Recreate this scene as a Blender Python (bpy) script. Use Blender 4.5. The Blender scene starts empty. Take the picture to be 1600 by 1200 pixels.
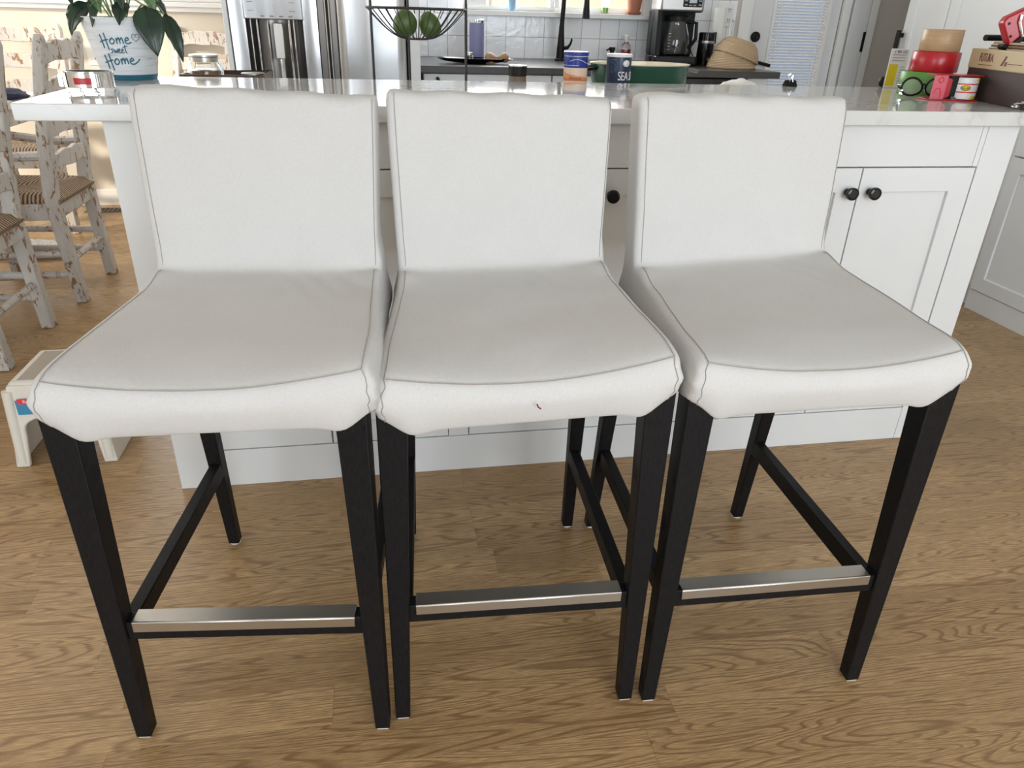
import bpy, bmesh, math, random
from mathutils import Vector, Matrix, noise
random.seed(7)
PI = math.pi
S = bpy.context.scene
C = S.collection

# ------------------------------------------------------------------ materials
def mat(name, base=(0.8, 0.8, 0.8), rough=0.5, metal=0.0, **kw):
    m = bpy.data.materials.new(name); m.use_nodes = True
    b = m.node_tree.nodes['Principled BSDF']
    b.inputs['Base Color'].default_value = (*base, 1)
    b.inputs['Roughness'].default_value = rough
    b.inputs['Metallic'].default_value = metal
    for k, v in kw.items():
        b.inputs[k.replace('_', ' ')].default_value = v
    return m

class NT:
    """small helper to write node graphs"""
    def __init__(s, m):
        s.t = m.node_tree; s.b = s.t.nodes['Principled BSDF']
    def n(s, typ, **kw):
        nd = s.t.nodes.new(typ)
        for k, v in kw.items():
            if k in nd.inputs: nd.inputs[k].default_value = v
            else: setattr(nd, k, v)
        return nd
    def l(s, a, b): s.t.links.new(a, b)
    def coord(s, scale=(1, 1, 1), loc=(0, 0, 0)):
        c = s.n('ShaderNodeTexCoord'); mp = s.n('ShaderNodeMapping')
        mp.inputs['Scale'].default_value = scale; mp.inputs['Location'].default_value = loc
        s.l(c.outputs['Object'], mp.inputs['Vector']); return mp.outputs['Vector']
    def noise(s, vec, scale, detail=3.0, rough=0.55, dist=0.0):
        nd = s.n('ShaderNodeTexNoise'); nd.inputs['Scale'].default_value = scale
        nd.inputs['Detail'].default_value = detail; nd.inputs['Roughness'].default_value = rough
        nd.inputs['Distortion'].default_value = dist
        s.l(vec, nd.inputs['Vector']); return nd.outputs['Fac']
    def math(s, op, a, b=0.0, c=None):
        nd = s.n('ShaderNodeMath', operation=op)
        for i, v in enumerate((a, b) if c is None else (a, b, c)):
            if isinstance(v, (int, float)): nd.inputs[i].default_value = v
            else: s.l(v, nd.inputs[i])
        return nd.outputs[0]
    def ramp(s, fac, stops, interp='LINEAR'):
        nd = s.n('ShaderNodeValToRGB'); e = nd.color_ramp.elements
        nd.color_ramp.interpolation = interp
        while len(e) < len(stops): e.new(0.5)
        for el, (p, col) in zip(e, stops):
            el.position = p; el.color = (*col, 1) if len(col) == 3 else col
        s.l(fac, nd.inputs['Fac']); return nd.outputs['Color']
    def mix(s, fac, a, b, blend='MIX'):
        nd = s.n('ShaderNodeMix', data_type='RGBA', blend_type=blend)
        if isinstance(fac, (int, float)): nd.inputs[0].default_value = fac
        else: s.l(fac, nd.inputs[0])
        for i, v in ((6, a), (7, b)):
            if isinstance(v, tuple): nd.inputs[i].default_value = (*v, 1)
            else: s.l(v, nd.inputs[i])
        return nd.outputs[2]
    def bump(s, h, strength=0.2, dist=0.01):
        nd = s.n('ShaderNodeBump'); nd.inputs['Strength'].default_value = strength
        nd.inputs['Distance'].default_value = dist
        s.l(h, nd.inputs['Height']); s.l(nd.outputs['Normal'], s.b.inputs['Normal'])
    def col(s, c): s.l(c, s.b.inputs['Base Color'])
    def sep(s, v):
        nd = s.n('ShaderNodeSeparateXYZ'); s.l(v, nd.inputs[0]); return nd.outputs

M = {}
# linen slipcover: woven cloth with pale flecks and faint soiling
m = M['linen'] = mat('linen', (0.8, 0.79, 0.77), 0.95); t = NT(m)
v = t.coord(); s1 = t.noise(v, 900, 2); s2 = t.noise(t.coord((1, 1, 1)), 14, 4)
fl = t.ramp(t.noise(v, 260, 2), [(0.0, (0, 0, 0)), (0.70, (0, 0, 0)), (0.78, (1, 1, 1))])
base = t.ramp(s2, [(0.3, (0.585, 0.578, 0.562)), (0.7, (0.60, 0.592, 0.578))])
base = t.mix(t.math('MULTIPLY', fl, 0.40), base, (0.50, 0.45, 0.38))
gn = t.noise(v, 520, 2, 0.7); base = t.mix(t.ramp(gn, [(0.35, (0,) * 3), (0.65, (0.30,) * 3)]), base, (0.46, 0.44, 0.41))
t.col(base)
wv = t.n('ShaderNodeTexWave', wave_type='BANDS', bands_direction='X'); wv.inputs['Scale'].default_value = 260
t.l(v, wv.inputs['Vector'])
t.bump(t.math('ADD', s1, t.math('MULTIPLY', wv.outputs['Fac'], 0.5)), 0.25, 0.001)
m.node_tree.nodes['Principled BSDF'].inputs['Specular IOR Level'].default_value = 0.15
M['thread'] = mat('seam_thread', (0.33, 0.30, 0.27), 0.9)
# black-stained wood
m = M['blackwood'] = mat('black_wood', (0.012, 0.012, 0.013), 0.42, Specular_IOR_Level=0.13); t = NT(m)
v = t.coord((6, 6, 1)); g = t.noise(v, 60, 4); t.col(t.ramp(g, [(0.3, (0.005, 0.005, 0.006)), (0.75, (0.014, 0.013, 0.013))]))
sc = t.ramp(t.noise(t.coord(), 18, 5), [(0.55, (0.42,) * 3), (0.75, (0.58,) * 3)]); t.l(sc, t.b.inputs['Roughness'])
M['steel'] = mat('brushed_steel', (0.56, 0.54, 0.50), 0.33, 1.0); t = NT(M['steel'])
t.bump(t.noise(t.coord((4, 300, 300)), 8, 3), 0.08, 0.001)
m = M['slat'] = mat('white_vinyl_slat', (0.84, 0.84, 0.84), 0.5); t = NT(m); o_ = m.node_tree.nodes['Material Output']
tr = t.n('ShaderNodeBsdfTranslucent'); tr.inputs['Color'].default_value = (.9, .9, .9, 1); mxs = t.n('ShaderNodeMixShader'); mxs.inputs[0].default_value = .9
t.l(t.b.outputs[0], mxs.inputs[1]); t.l(tr.outputs[0], mxs.inputs[2]); t.l(mxs.outputs[0], o_.inputs['Surface'])
M['pad'] = mat('felt_pad', (0.62, 0.60, 0.56), 0.9)
# oak strip floor: boards run along x
m = M['oak'] = mat('oak_floor', (0.3, 0.2, 0.1), 0.38); t = NT(m)
c = t.coord(); xyz = t.sep(c); BW = 0.083
row = t.math('FLOOR', t.math('DIVIDE', xyz[1], BW))
wn = t.n('ShaderNodeTexWhiteNoise', noise_dimensions='1D'); t.l(row, wn.inputs['W'])
xs = t.math('ADD', xyz[0], t.math('MULTIPLY', wn.outputs['Value'], 7.3))
brd = t.math('FLOOR', t.math('DIVIDE', xs, 0.95))
bid = t.math('ADD', t.math('MULTIPLY', row, 13.7), t.math('MULTIPLY', brd, 5.13))
wn2 = t.n('ShaderNodeTexWhiteNoise', noise_dimensions='1D'); t.l(bid, wn2.inputs['W'])
cb = t.n('ShaderNodeCombineXYZ')
t.l(t.math('ADD', t.math('MULTIPLY', xyz[0], 0.75), t.math('MULTIPLY', bid, 3.1)), cb.inputs[0])
t.l(t.math('MULTIPLY', xyz[1], 9.0), cb.inputs[1]); t.l(bid, cb.inputs[2])
gr = t.noise(cb.outputs[0], 1.25, 2.0, 0.45, 0.35)
rings = t.math('FRACT', t.math('MULTIPLY', gr, 38.0))
rings = t.ramp(rings, [(0.0, (0.0,) * 3), (0.15, (1.0,) * 3), (0.70, (0.85,) * 3), (0.90, (0.05,) * 3), (1.0, (0.0,) * 3)])
fine = t.noise(t.coord((9, 240, 1)), 3.0, 4, 0.6)
tone = t.ramp(wn2.outputs['Value'], [(0.0, (0.46, 0.290, 0.130)), (0.5, (0.55, 0.355, 0.165)), (1.0, (0.62, 0.410, 0.198))])
dark = t.mix(1.0, tone, (0.56, 0.50, 0.43), 'MULTIPLY')
wood = t.mix(t.math('MULTIPLY_ADD', rings, 1.05, 0.0), dark, tone)
wood = t.mix(t.ramp(fine, [(0.35, (0, 0, 0)), (0.72, (0.85,) * 3)]), wood, (0.13, 0.078, 0.040))
ey = t.math('FRACT', t.math('DIVIDE', xyz[1], BW)); ex = t.math('FRACT', t.math('DIVIDE', xs, 0.95))
gap = t.math('MAXIMUM', t.math('LESS_THAN', ey, 0.014), t.math('LESS_THAN', ex, 0.0014))
t.col(t.mix(t.math('MULTIPLY', gap, 0.25), wood, (0.07, 0.04, 0.02)))
t.bump(t.math('SUBTRACT', t.math('MULTIPLY', rings, 0.2), gap), 0.12, 0.002)
t.l(t.math('MULTIPLY_ADD', fine, 0.16, 0.27), t.b.inputs['Roughness'])
# paints
M['white'] = mat('white_cabinet_paint', (0.78, 0.795, 0.785), 0.38); t = NT(M['white'])
t.col(t.ramp(t.noise(t.coord(), 5, 5), [(0.3, (0.685, 0.70, 0.70)), (0.8, (0.71, 0.72, 0.715))]))
M['wallwhite'] = mat('white_wall_paint', (0.72, 0.71, 0.68), 0.7)
M['trim'] = mat('white_trim_paint', (0.78, 0.78, 0.76), 0.45)
M['taupe'] = mat('taupe_wall_paint', (0.55, 0.515, 0.465), 0.75)
M['beige'] = mat('beige_wall_paint', (0.68, 0.62, 0.53), 0.8); t = NT(M['beige'])
t.bump(t.noise(t.coord(), 160, 2), 0.05, 0.002)
M['ceiling'] = mat('ceiling_paint', (0.6, 0.59, 0.57), 0.9)
# quartz worktop
m = M['quartz'] = mat('white_quartz', (0.75, 0.74, 0.71), 0.07); t = NT(m)
v = t.coord(); w = t.noise(v, 2.2, 4, 0.6, 1.6)
vein = t.math('ABSOLUTE', t.math('SUBTRACT', w, 0.5))
vein = t.ramp(vein, [(0.0, (1, 1, 1)), (0.012, (0.45,) * 3), (0.035, (0, 0, 0))])
patch = t.ramp(t.noise(v, 3.1, 2), [(0.45, (0, 0, 0)), (0.65, (1, 1, 1))])
t.col(t.mix(t.math('MULTIPLY', t.math('MULTIPLY', vein, patch), 0.9), (0.60, 0.605, 0.59), (0.26, 0.24, 0.21)))
M['darkstone'] = mat('dark_grey_stone', (0.045, 0.042, 0.040), 0.28)
# glazed square tile (x/z grid, 0.1 m)
m = M['tile'] = mat('glazed_white_tile', (0.62, 0.64, 0.65), 0.12); t = NT(m)
v = t.coord(); xyz = t.sep(v); T = 0.1
fx = t.math('FRACT', t.math('DIVIDE', xyz[0], T)); fz = t.math('FRACT', t.math('DIVIDE', t.math('SUBTRACT', xyz[2], 0.885), T))
g = t.math('MAXIMUM', t.math('LESS_THAN', fx, 0.03), t.math('LESS_THAN', fz, 0.03))
cb = t.n('ShaderNodeCombineXYZ'); t.l(t.math('FLOOR', t.math('DIVIDE', xyz[0], T)), cb.inputs[0]); t.l(t.math('FLOOR', t.math('DIVIDE', xyz[2], T)), cb.inputs[1])
wn = t.n('ShaderNodeTexWhiteNoise', noise_dimensions='2D'); t.l(cb.outputs[0], wn.inputs['Vector'])
tc = t.ramp(wn.outputs['Value'], [(0, (0.76, 0.785, 0.80)), (1, (0.88, 0.89, 0.90))])
t.col(t.mix(g, tc, (0.38, 0.38, 0.37)))
t.bump(t.math('SUBTRACT', t.math('MULTIPLY', t.noise(v, 28, 3, 0.6, 0.4), 0.8), g), 0.45, 0.004)
# stainless fridge: brushed vertical
m = M['stainless'] = mat('stainless_door', (0.52, 0.53, 0.545), 0.24, 1.0); t = NT(m)
t.bump(t.noise(t.coord((7, 7, 0.4)), 1.0, 2), 0.22, 0.02)
M['applsteel'] = mat('appliance_steel', (0.36, 0.35, 0.34), 0.38, 1.0)
M['darksteel'] = mat('dark_steel', (0.22, 0.21, 0.20), 0.28, 1.0)
M['chrome'] = mat('chrome', (0.78, 0.78, 0.78), 0.1, 1.0)
M['black'] = mat('matte_black', (0.008, 0.008, 0.008), 0.45, Specular_IOR_Level=0.2)
M['gloss'] = mat('gloss_black', (0.006, 0.006, 0.007), 0.15, Specular_IOR_Level=0.35)
M['wire'] = mat('black_wire', (0.018, 0.016, 0.015), 0.5)
M['glass'] = mat('clear_glass', (0.95, 0.97, 0.97), 0.02, Transmission_Weight=1.0, IOR=1.45)
M['pane'] = mat('window_glass', (1, 1, 1), 0.0, Alpha=0.08)
# distressed paint
def distressed(name, wood, paint, lo, hi):
    m = mat(name, paint, 0.6); t = NT(m)
    a = t.noise(t.coord((1, 1, 0.42)), 34, 5, 0.65, 0.8); b = t.noise(t.coord(), 90, 3)
    k = t.math('ADD', t.math('MULTIPLY', a, 0.85), t.math('MULTIPLY', b, 0.15))
    f = t.ramp(k, [(lo, (0, 0, 0)), (hi, (1, 1, 1))])
    pc = t.ramp(t.noise(t.coord((8, 8, 1)), 20, 3), [(0.3, tuple(x * 0.86 for x in paint)), (0.7, paint)])
    t.col(t.mix(f, pc, wood)); t.bump(t.math('SUBTRACT', b, f), 0.25, 0.003); return m
M['distress'] = distressed('distressed_white_paint', (0.25, 0.145, 0.070), (0.56, 0.535, 0.50), 0.550, 0.588)
M['distress_table'] = distressed('distressed_table_paint', (0.20, 0.14, 0.09), (0.64, 0.60, 0.55), 0.60, 0.65)
# rush weave
m = M['rush'] = mat('woven_rush', (0.4, 0.28, 0.15), 0.8); t = NT(m)
xyz = t.sep(t.coord(loc=(0, -0.2, 0)))
sel = t.math('GREATER_THAN', t.math('ABSOLUTE', xyz[0]), t.math('ABSOLUTE', xyz[1]))
u = t.math('ADD', t.math('MULTIPLY', sel, xyz[1]), t.math('MULTIPLY', t.math('SUBTRACT', 1.0, sel), xyz[0]))
st = t.math('SINE', t.math('ADD', t.math('MULTIPLY', u, 430.0), t.math('MULTIPLY', t.noise(t.coord(), 20, 2), 6.0)))
st = t.math('MULTIPLY_ADD', st, 0.5, 0.5)
t.col(t.ramp(st, [(0.0, (0.035, 0.022, 0.014)), (0.45, (0.24, 0.16, 0.10)), (1.0, (0.44, 0.32, 0.20))]))
t.bump(st, 0.6, 0.004)
# potted plant
m = M['pot'] = mat('whitewashed_pot', (0.7, 0.72, 0.74), 0.35); t = NT(m)
g = t.noise(t.coord((3, 3, 60)), 2.2, 4, 0.65, 0.8)
t.col(t.ramp(g, [(0.25, (0.42, 0.44, 0.46)), (0.45, (0.66, 0.69, 0.72)), (0.75, (0.76, 0.79, 0.82))]))
M['teal'] = mat('teal_glaze', (0.025, 0.13, 0.19), 0.35)
M['ink'] = mat('teal_ink', (0.03, 0.14, 0.20), 0.5)
M['greyink'] = mat('grey_ink', (0.25, 0.27, 0.30), 0.5)
m = M['leaf'] = mat('dark_green_leaf', (0.02, 0.06, 0.03), 0.32); t = NT(m)
t.col(t.ramp(t.noise(t.coord(), 30, 3), [(0.3, (0.008, 0.022, 0.014)), (0.7, (0.018, 0.048, 0.022))]))
m = M['leafl'] = mat('striped_green_leaf', (0.04, 0.12, 0.03), 0.35)
M['vein'] = mat('pale_leaf_vein', (0.22, 0.32, 0.10), 0.4)
M['soil'] = mat('potting_soil', (0.03, 0.02, 0.015), 0.95)
# misc colours
for k, c_, r_ in [('red', (0.42, 0.012, 0.02), 0.28), ('green', (0.10, 0.27, 0.045), 0.4), ('yellow', (0.72, 0.58, 0.02), 0.4),
                  ('blue', (0.02, 0.04, 0.26), 0.3), ('orange', (0.70, 0.26, 0.10), 0.4), ('peach', (0.74, 0.56, 0.42), 0.4),
                  ('navy', (0.012, 0.022, 0.06), 0.35), ('paper', (0.75, 0.75, 0.74), 0.5), ('brown', (0.045, 0.028, 0.026), 0.6),
                  ('gold', (0.50, 0.40, 0.24), 0.5), ('maroon', (0.13, 0.02, 0.02), 0.5), ('panegreen', (0.008, 0.06, 0.032), 0.18),
                  ('cream', (0.72, 0.66, 0.50), 0.2), ('lilac', (0.20, 0.20, 0.36), 0.45), ('mango', (0.055, 0.10, 0.018), 0.4),
                  ('terracotta', (0.36, 0.14, 0.075), 0.7), ('plastic', (0.68, 0.65, 0.58), 0.35), ('grip', (0.40, 0.35, 0.29), 0.85),
                  ('stickerblue', (0.04, 0.24, 0.42), 0.4), ('tanwood', (0.36, 0.22, 0.13), 0.6), ('denim', (0.012, 0.018, 0.045), 0.9),
                  ('honey', (0.25, 0.11, 0.02), 0.25), ('lime', (0.35, 0.62, 0.10), 0.4), ('skyblue', (0.30, 0.48, 0.65), 0.3),
                  ('ivory', (0.80, 0.79, 0.75), 0.6), ('soapred', (0.50, 0.05, 0.05), 0.2), ('screen', (0.45, 0.50, 0.55), 0.2),
                  ('drygrass', (0.55, 0.42, 0.27), 0.95), ('siding', (0.62, 0.50, 0.36), 0.9), ('greyglass', (0.22, 0.24, 0.26), 0.3),
                  ('pinkclear', (0.60, 0.12, 0.16), 0.2), ('walnut', (0.07, 0.035, 0.02), 0.45), ('vent', (0.10, 0.075, 0.05), 0.5),
                  ('ridge', (0.20, 0.13, 0.085), 0.8), ('lightred', (0.70, 0.05, 0.06), 0.35), ('pepper', (0.16, 0.10, 0.06), 0.5), ('backdrop', (0.22, 0.28, 0.36), 0.8)]:
    M[k] = mat(k + '_surface', c_, r_)
m = M['kraft'] = mat('kraft_paper', (0.42, 0.28, 0.145), 0.42); t = NT(m)
t.col(t.ramp(t.noise(t.coord((1, 1, 30)), 8, 3), [(0.3, (0.38, 0.25, 0.13)), (0.7, (0.46, 0.31, 0.165))]))
m = M['rattan'] = mat('coiled_rattan', (0.50, 0.36, 0.22), 0.7); t = NT(m)
xyz = t.sep(t.coord()); st = t.math('MULTIPLY_ADD', t.math('SINE', t.math('MULTIPLY', xyz[2], 900.0)), 0.5, 0.5)
t.col(t.ramp(st, [(0, (0.36, 0.24, 0.14)), (1, (0.56, 0.42, 0.27))])); t.bump(st, 0.5, 0.003)
m = M['denim2'] = M['denim']
t = NT(M['leafl']); t.col(t.ramp(t.noise(t.coord((1, 1, 1)), 60, 2), [(0.4, (0.025, 0.075, 0.022)), (0.65, (0.08, 0.16, 0.045))]))

# ------------------------------------------------------------------ mesh helpers
def link(name, me, m, parent=None, smooth=True):
    if smooth:
        for p in me.polygons: p.use_smooth = True
    o = bpy.data.objects.new(name, me); C.objects.link(o)
    me.materials.append(M[m] if isinstance(m, str) else m)
    if parent is not None: o.parent = parent
    return o

def obj(name, bm, m, parent=None, bevel=0.0, seg=2, smooth=None, loc=None, sharp=35):
    bmesh.ops.remove_doubles(bm, verts=bm.verts, dist=1e-6)
    bmesh.ops.recalc_face_normals(bm, faces=bm.faces)
    me = bpy.data.meshes.new(name); bm.to_mesh(me); bm.free()
    o = link(name, me, m, parent, smooth=True)
    me.set_sharp_from_angle(angle=math.radians(sharp))
    if bevel:
        b = o.modifiers.new('bevel', 'BEVEL'); b.width = bevel; b.segments = seg
        b.limit_method = 'ANGLE'; b.angle_limit = math.radians(40); b.harden_normals = False
    if loc is not None: o.location = loc
    return o

def thing(name, label, cat, loc=(0, 0, 0), rz=0.0, group=None):
    o = bpy.data.objects.new(name, None); C.objects.link(o); o.empty_display_size = 0.05
    o.location = loc; o.rotation_euler = (0, 0, rz); return tag(o, label, cat, group)

def tag(o, label, cat, group=None):
    o['label'] = label; o['category'] = cat
    if group: o['group'] = group
    return o

def struct(o): o['kind'] = 'structure'; return o
def BM(): return bmesh.new()

def box(bm, x0, x1, y0, y1, z0, z1, mx=None):
    vs = [bm.verts.new(v) for v in ((x0, y0, z0), (x1, y0, z0), (x1, y1, z0), (x0, y1, z0), (x0, y0, z1), (x1, y0, z1), (x1, y1, z1), (x0, y1, z1))]
    for f in ((0, 3, 2, 1), (4, 5, 6, 7), (0, 1, 5, 4), (1, 2, 6, 5), (2, 3, 7, 6), (3, 0, 4, 7)): bm.faces.new([vs[i] for i in f])
    if mx is not None: bmesh.ops.transform(bm, matrix=mx, verts=vs)
    return bm

def hexa(bm, lo, hi):
    """frustum: two quads (lists of 4 points), lo and hi"""
    a = [bm.verts.new(p) for p in lo]; b = [bm.verts.new(p) for p in hi]
    bm.faces.new(a[::-1]); bm.faces.new(b)
    for i in range(4): bm.faces.new((a[i], a[(i + 1) % 4], b[(i + 1) % 4], b[i]))
    return bm

def tube(bm, pts, r, n=8, closed=False, caps=True, flat=1.0):
    pts = [Vector(p) for p in pts]; N = len(pts); rings = []
    up = Vector((0, 0, 1)); prev = None
    for i, p in enumerate(pts):
        a = pts[(i - 1) % N] if (closed or i > 0) else p; b = pts[(i + 1) % N] if (closed or i < N - 1) else p
        d = (b - a).normalized()
        if prev is None:
            s = d.cross(up)
            if s.length < 0.05: s = d.cross(Vector((1, 0, 0)))
        else:
            s = prev - d * prev.dot(d)
        s.normalize(); prev = s; w = d.cross(s).normalized()
        rr = r[i] if isinstance(r, (list, tuple)) else r
        rings.append([bm.verts.new(p + s * (math.cos(k * 2 * PI / n) * rr) + w * (math.sin(k * 2 * PI / n) * rr * flat)) for k in range(n)])
    rng = range(N) if closed else range(N - 1)
    for i in rng:
        A = rings[i]; B = rings[(i + 1) % N]
        for k in range(n): bm.faces.new((A[k], A[(k + 1) % n], B[(k + 1) % n], B[k]))
    if caps and not closed:
        bm.faces.new(rings[0][::-1]); bm.faces.new(rings[-1])
    return bm

def lathe(bm, prof, n=32, cx=0, cy=0, sx=1.0, sy=1.0, cap0=True, cap1=True, mx=None):
    rings = []; allv = []
    for r, z in prof:
        rg = [bm.verts.new((cx + sx * r * math.cos(2 * PI * k / n), cy + sy * r * math.sin(2 * PI * k / n), z)) for k in range(n)]
        rings.append(rg); allv += rg
    for A, B in zip(rings, rings[1:]):
        for k in range(n): bm.faces.new((A[k], A[(k + 1) % n], B[(k + 1) % n], B[k]))
    if cap0: bm.faces.new(rings[0][::-1])
    if cap1: bm.faces.new(rings[-1])
    if mx is not None: bmesh.ops.transform(bm, matrix=mx, verts=allv)
    return bm

def prism(bm, poly, axis, a, b):
    """extrude a 2-D polygon along axis from a to b; 2-D coords are the other two axes in xyz order"""
    def P(u, v, w):
        return {'x': (w, u, v), 'y': (u, w, v), 'z': (u, v, w)}[axis]
    A = [bm.verts.new(P(u, v, a)) for u, v in poly]; B = [bm.verts.new(P(u, v, b)) for u, v in poly]
    bm.faces.new(A); bm.faces.new(B[::-1])
    for i in range(len(poly)): bm.faces.new((A[i], B[i], B[(i + 1) % len(poly)], A[(i + 1) % len(poly)]))
    return bm

def catmull(pts, n=6, closed=False):
    P = [Vector(p) for p in pts]; out = []; N = len(P)
    for i in range(N if closed else N - 1):
        p0 = P[(i - 1) % N] if closed or i > 0 else P[0] * 2 - P[1]; p1 = P[i]; p2 = P[(i + 1) % N]
        p3 = P[(i + 2) % N] if closed or i + 2 < N else P[-1] * 2 - P[-2]
        for k in range(n):
            s = k / n
            out.append(0.5 * ((2 * p1) + (p2 - p0) * s + (2 * p0 - 5 * p1 + 4 * p2 - p3) * s * s + (3 * p1 - p0 - 3 * p2 + p3) * s ** 3))
    if not closed: out.append(P[-1])
    return out

def text_bm(s, size, depth=0.0006, shear=0.0, bold=0.0, spacing=1.0):
    cu = bpy.data.curves.new('txt', 'FONT'); cu.body = s; cu.size = size; cu.extrude = depth
    cu.align_x = 'CENTER'; cu.align_y = 'CENTER'; cu.shear = shear; cu.offset = bold; cu.space_character = spacing
    o = bpy.data.objects.new('txt', cu); C.objects.link(o)
    bpy.context.view_layer.update()
    me = bpy.data.meshes.new_from_object(o.evaluated_get(bpy.context.evaluated_depsgraph_get()))
    bm = bmesh.new(); bm.from_mesh(me); bpy.data.objects.remove(o); bpy.data.curves.remove(cu); bpy.data.meshes.remove(me)
    return bm

def smoothstep(a, b, x):
    t = max(0.0, min(1.0, (x - a) / (b - a))); return t * t * (3 - 2 * t)

# ================================================================== SETTING
XL, XR, YR, YK, YD, ZC = -3.0, 3.72, -4.2, 2.46, 3.10, 2.75
struct(obj('floor', box(BM(), XL - .1, XR + .1, YR - .1, YD + .1, -0.08, 0), 'oak'))
struct(obj('ceiling', box(BM(), XL - .1, XR + .1, YR - .1, YD + .1, ZC, ZC + .08), 'ceiling'))
def wall_with_hole(name, m, axis, p0, p1, a0, a1, holes, z1=ZC):
    """axis 'y': wall spans x a0..a1 with thickness y p0..p1; axis 'x' the reverse"""
    bm = BM()
    def seg(u0, u1, w0, w1):
        if u1 - u0 < 1e-4 or w1 - w0 < 1e-4: return
        if axis == 'y': box(bm, u0, u1, p0, p1, w0, w1)
        else: box(bm, p0, p1, u0, u1, w0, w1)
    cur = a0
    for (u0, u1, w0, w1) in sorted(holes):
        seg(cur, u0, 0, z1); seg(u0, u1, 0, w0); seg(u0, u1, w1, z1); cur = u1
    seg(cur, a1, 0, z1)
    return struct(obj(name, bm, m))
# kitchen wall: tiled part behind the worktop, then painted part round the door
wall_with_hole('wall_back', 'tile', 'y', YK, YK + .12, -0.05, 2.445, [(0.98, 1.925, 1.105, 2.1)])
wall_with_hole('wall_far', 'beige', 'y', YD, YD + .12, XL, 0.0, [(-2.6, -0.12, 1.10, 2.2)])
wall_with_hole('wall_alcove', 'beige', 'x', -0.05, 0.0, YK + .12, YD, [])
wall_with_hole('wall_left', 'beige', 'x', XL - .12, XL, YR, YD, [(0.55, 2.95, 0.5, 2.25)])
wall_with_hole('wall_right', 'wallwhite', 'x', XR, XR + .12, YR, YK, [])
wall_with_hole('wall_door', 'taupe', 'y', YK, YK + .12, 2.445, XR, [(2.53, 3.06, 0.0, 2.05)])
wall_with_hole('wall_rear', 'wallwhite', 'y', YR - .12, YR, XL, XR, [(-2.8, -1.0, 0.3, 2.4), (0.6, 2.7, 0.3, 2.4)])
# baseboards
struct(obj('baseboard_far', box(BM(), XL, -0.05, YD - .014, YD, 0, 0.095), 'trim', bevel=.004))
struct(obj('baseboard_left', box(BM(), XL, XL + .014, YR, YD - .014, 0, 0.095), 'trim', bevel=.004))
def window(n, x0, x1, z0, z1, y, mull=(), fr=.045, outer=0.06, sill=None, axis='y'):
    root = bpy.data.objects.new('window_%d' % n, None); C.objects.link(root); struct(root)
    def B(bm, u0, u1, p0, p1, w0, w1):
        return box(bm, u0, u1, p0, p1, w0, w1) if axis == 'y' else box(bm, p0, p1, u0, u1, w0, w1)
    bm = BM()
    B(bm, x0, x1, y + .02, y + .07, z0, z0 + fr); B(bm, x0, x1, y + .02, y + .07, z1 - fr, z1)
    B(bm, x0, x0 + fr, y + .02, y + .07, z0 + fr, z1 - fr); B(bm, x1 - fr, x1, y + .02, y + .07, z0 + fr, z1 - fr)
    for mx_ in mull: B(bm, mx_ - fr * .5, mx_ + fr * .5, y + .02, y + .07, z0 + fr, z1 - fr)
    obj('window_frame', bm, 'trim', root, bevel=.003)
    obj('window_pane', B(BM(), x0 + fr, x1 - fr, y + .043, y + .047, z0 + fr, z1 - fr), 'pane', root)
    if sill: obj('window_sill', B(BM(), x0 - .04, x1 + .03, y - sill, y + .03, z0 - .024, z0), 'trim', root, bevel=.003)
    return root
w1 = window(1, 0.98, 1.925, 1.105, 2.1, YK, mull=(1.44,), sill=.055, fr=.02)
w1.children[0].data.materials[0] = M['trim']
# raised right sash of the sink window
obj('window_sash', box(box(box(BM(), 1.45, 1.925, YK + .005, YK + .03, 1.105, 1.128), 1.45, 1.475, YK + .005, YK + .03, 1.128, 2.05), 1.9, 1.925, YK + .005, YK + .03, 1.128, 2.05), 'trim', w1, bevel=.002)
window(2, -2.6, -0.12, 1.10, 2.2, YD, mull=(-1.4,), sill=.05, fr=.05)
window(3, 0.55, 2.95, 0.5, 2.25, XL - .12, mull=(1.75,), axis='x')
window(4, -2.8, -1.0, 0.3, 2.4, YR - .12, mull=(-1.9,), fr=.06); window(5, 0.6, 2.7, 0.3, 2.4, YR - .12, mull=(1.65,), fr=.06)
# sill front board below dining window
struct(obj('trim_1', box(BM(), -2.7, -0.05, YD - .03, YD, 1.052, 1.078), 'trim', bevel=.003))
# exterior
struct(obj('ground_outside', box(BM(), -16, 16, 3.3, 22, -0.6, -0.5), 'drygrass'))
struct(obj('ground_bounce_slab', box(BM(), 2.0, 6.5, 2.6, 5.6, -.12, -.06), 'wallwhite'))  # unseen pale slab, added to replace warm ground bounce on the door blind
struct(obj('wall_sun_block', box(BM(), -11, -3.2, -6.2, -6.0, -.5, 5.5), 'taupe'))  # unseen blocker, added to keep the sun out of the rear windows
fn = tag(obj('tint_backdrop', box(BM(), 3.7, 7.5, 5.6, 5.66, -.5, 2.6), 'backdrop'), 'blue grey fence added to tint the blind gaps of the glazed door', 'backdrop')  # made-up sheet, bluish outdoor shade put into its colour behind the slats
hs = thing('neighbour_house', 'tan sided house in the sun beyond the window over the sink', 'house', (3.2, 9.0, -0.5))
obj('house_wall', box(BM(), -4.5, 5.0, 0, 4, 0, 3.6), 'siding', hs)
obj('house_roof', prism(BM(), [(-.4, 3.6), (4.4, 3.6), (2, 5.0)], 'x', -4.8, 5.3), 'greyglass', hs)
hw = obj('house_window', box(BM(), -1.50, -1.18, -.04, .02, 1.45, 2.6), 'trim', hs)
obj('house_window_pane', box(BM(), -1.46, -1.22, -.05, -.03, 1.62, 2.5), 'greyglass', hw)

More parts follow.
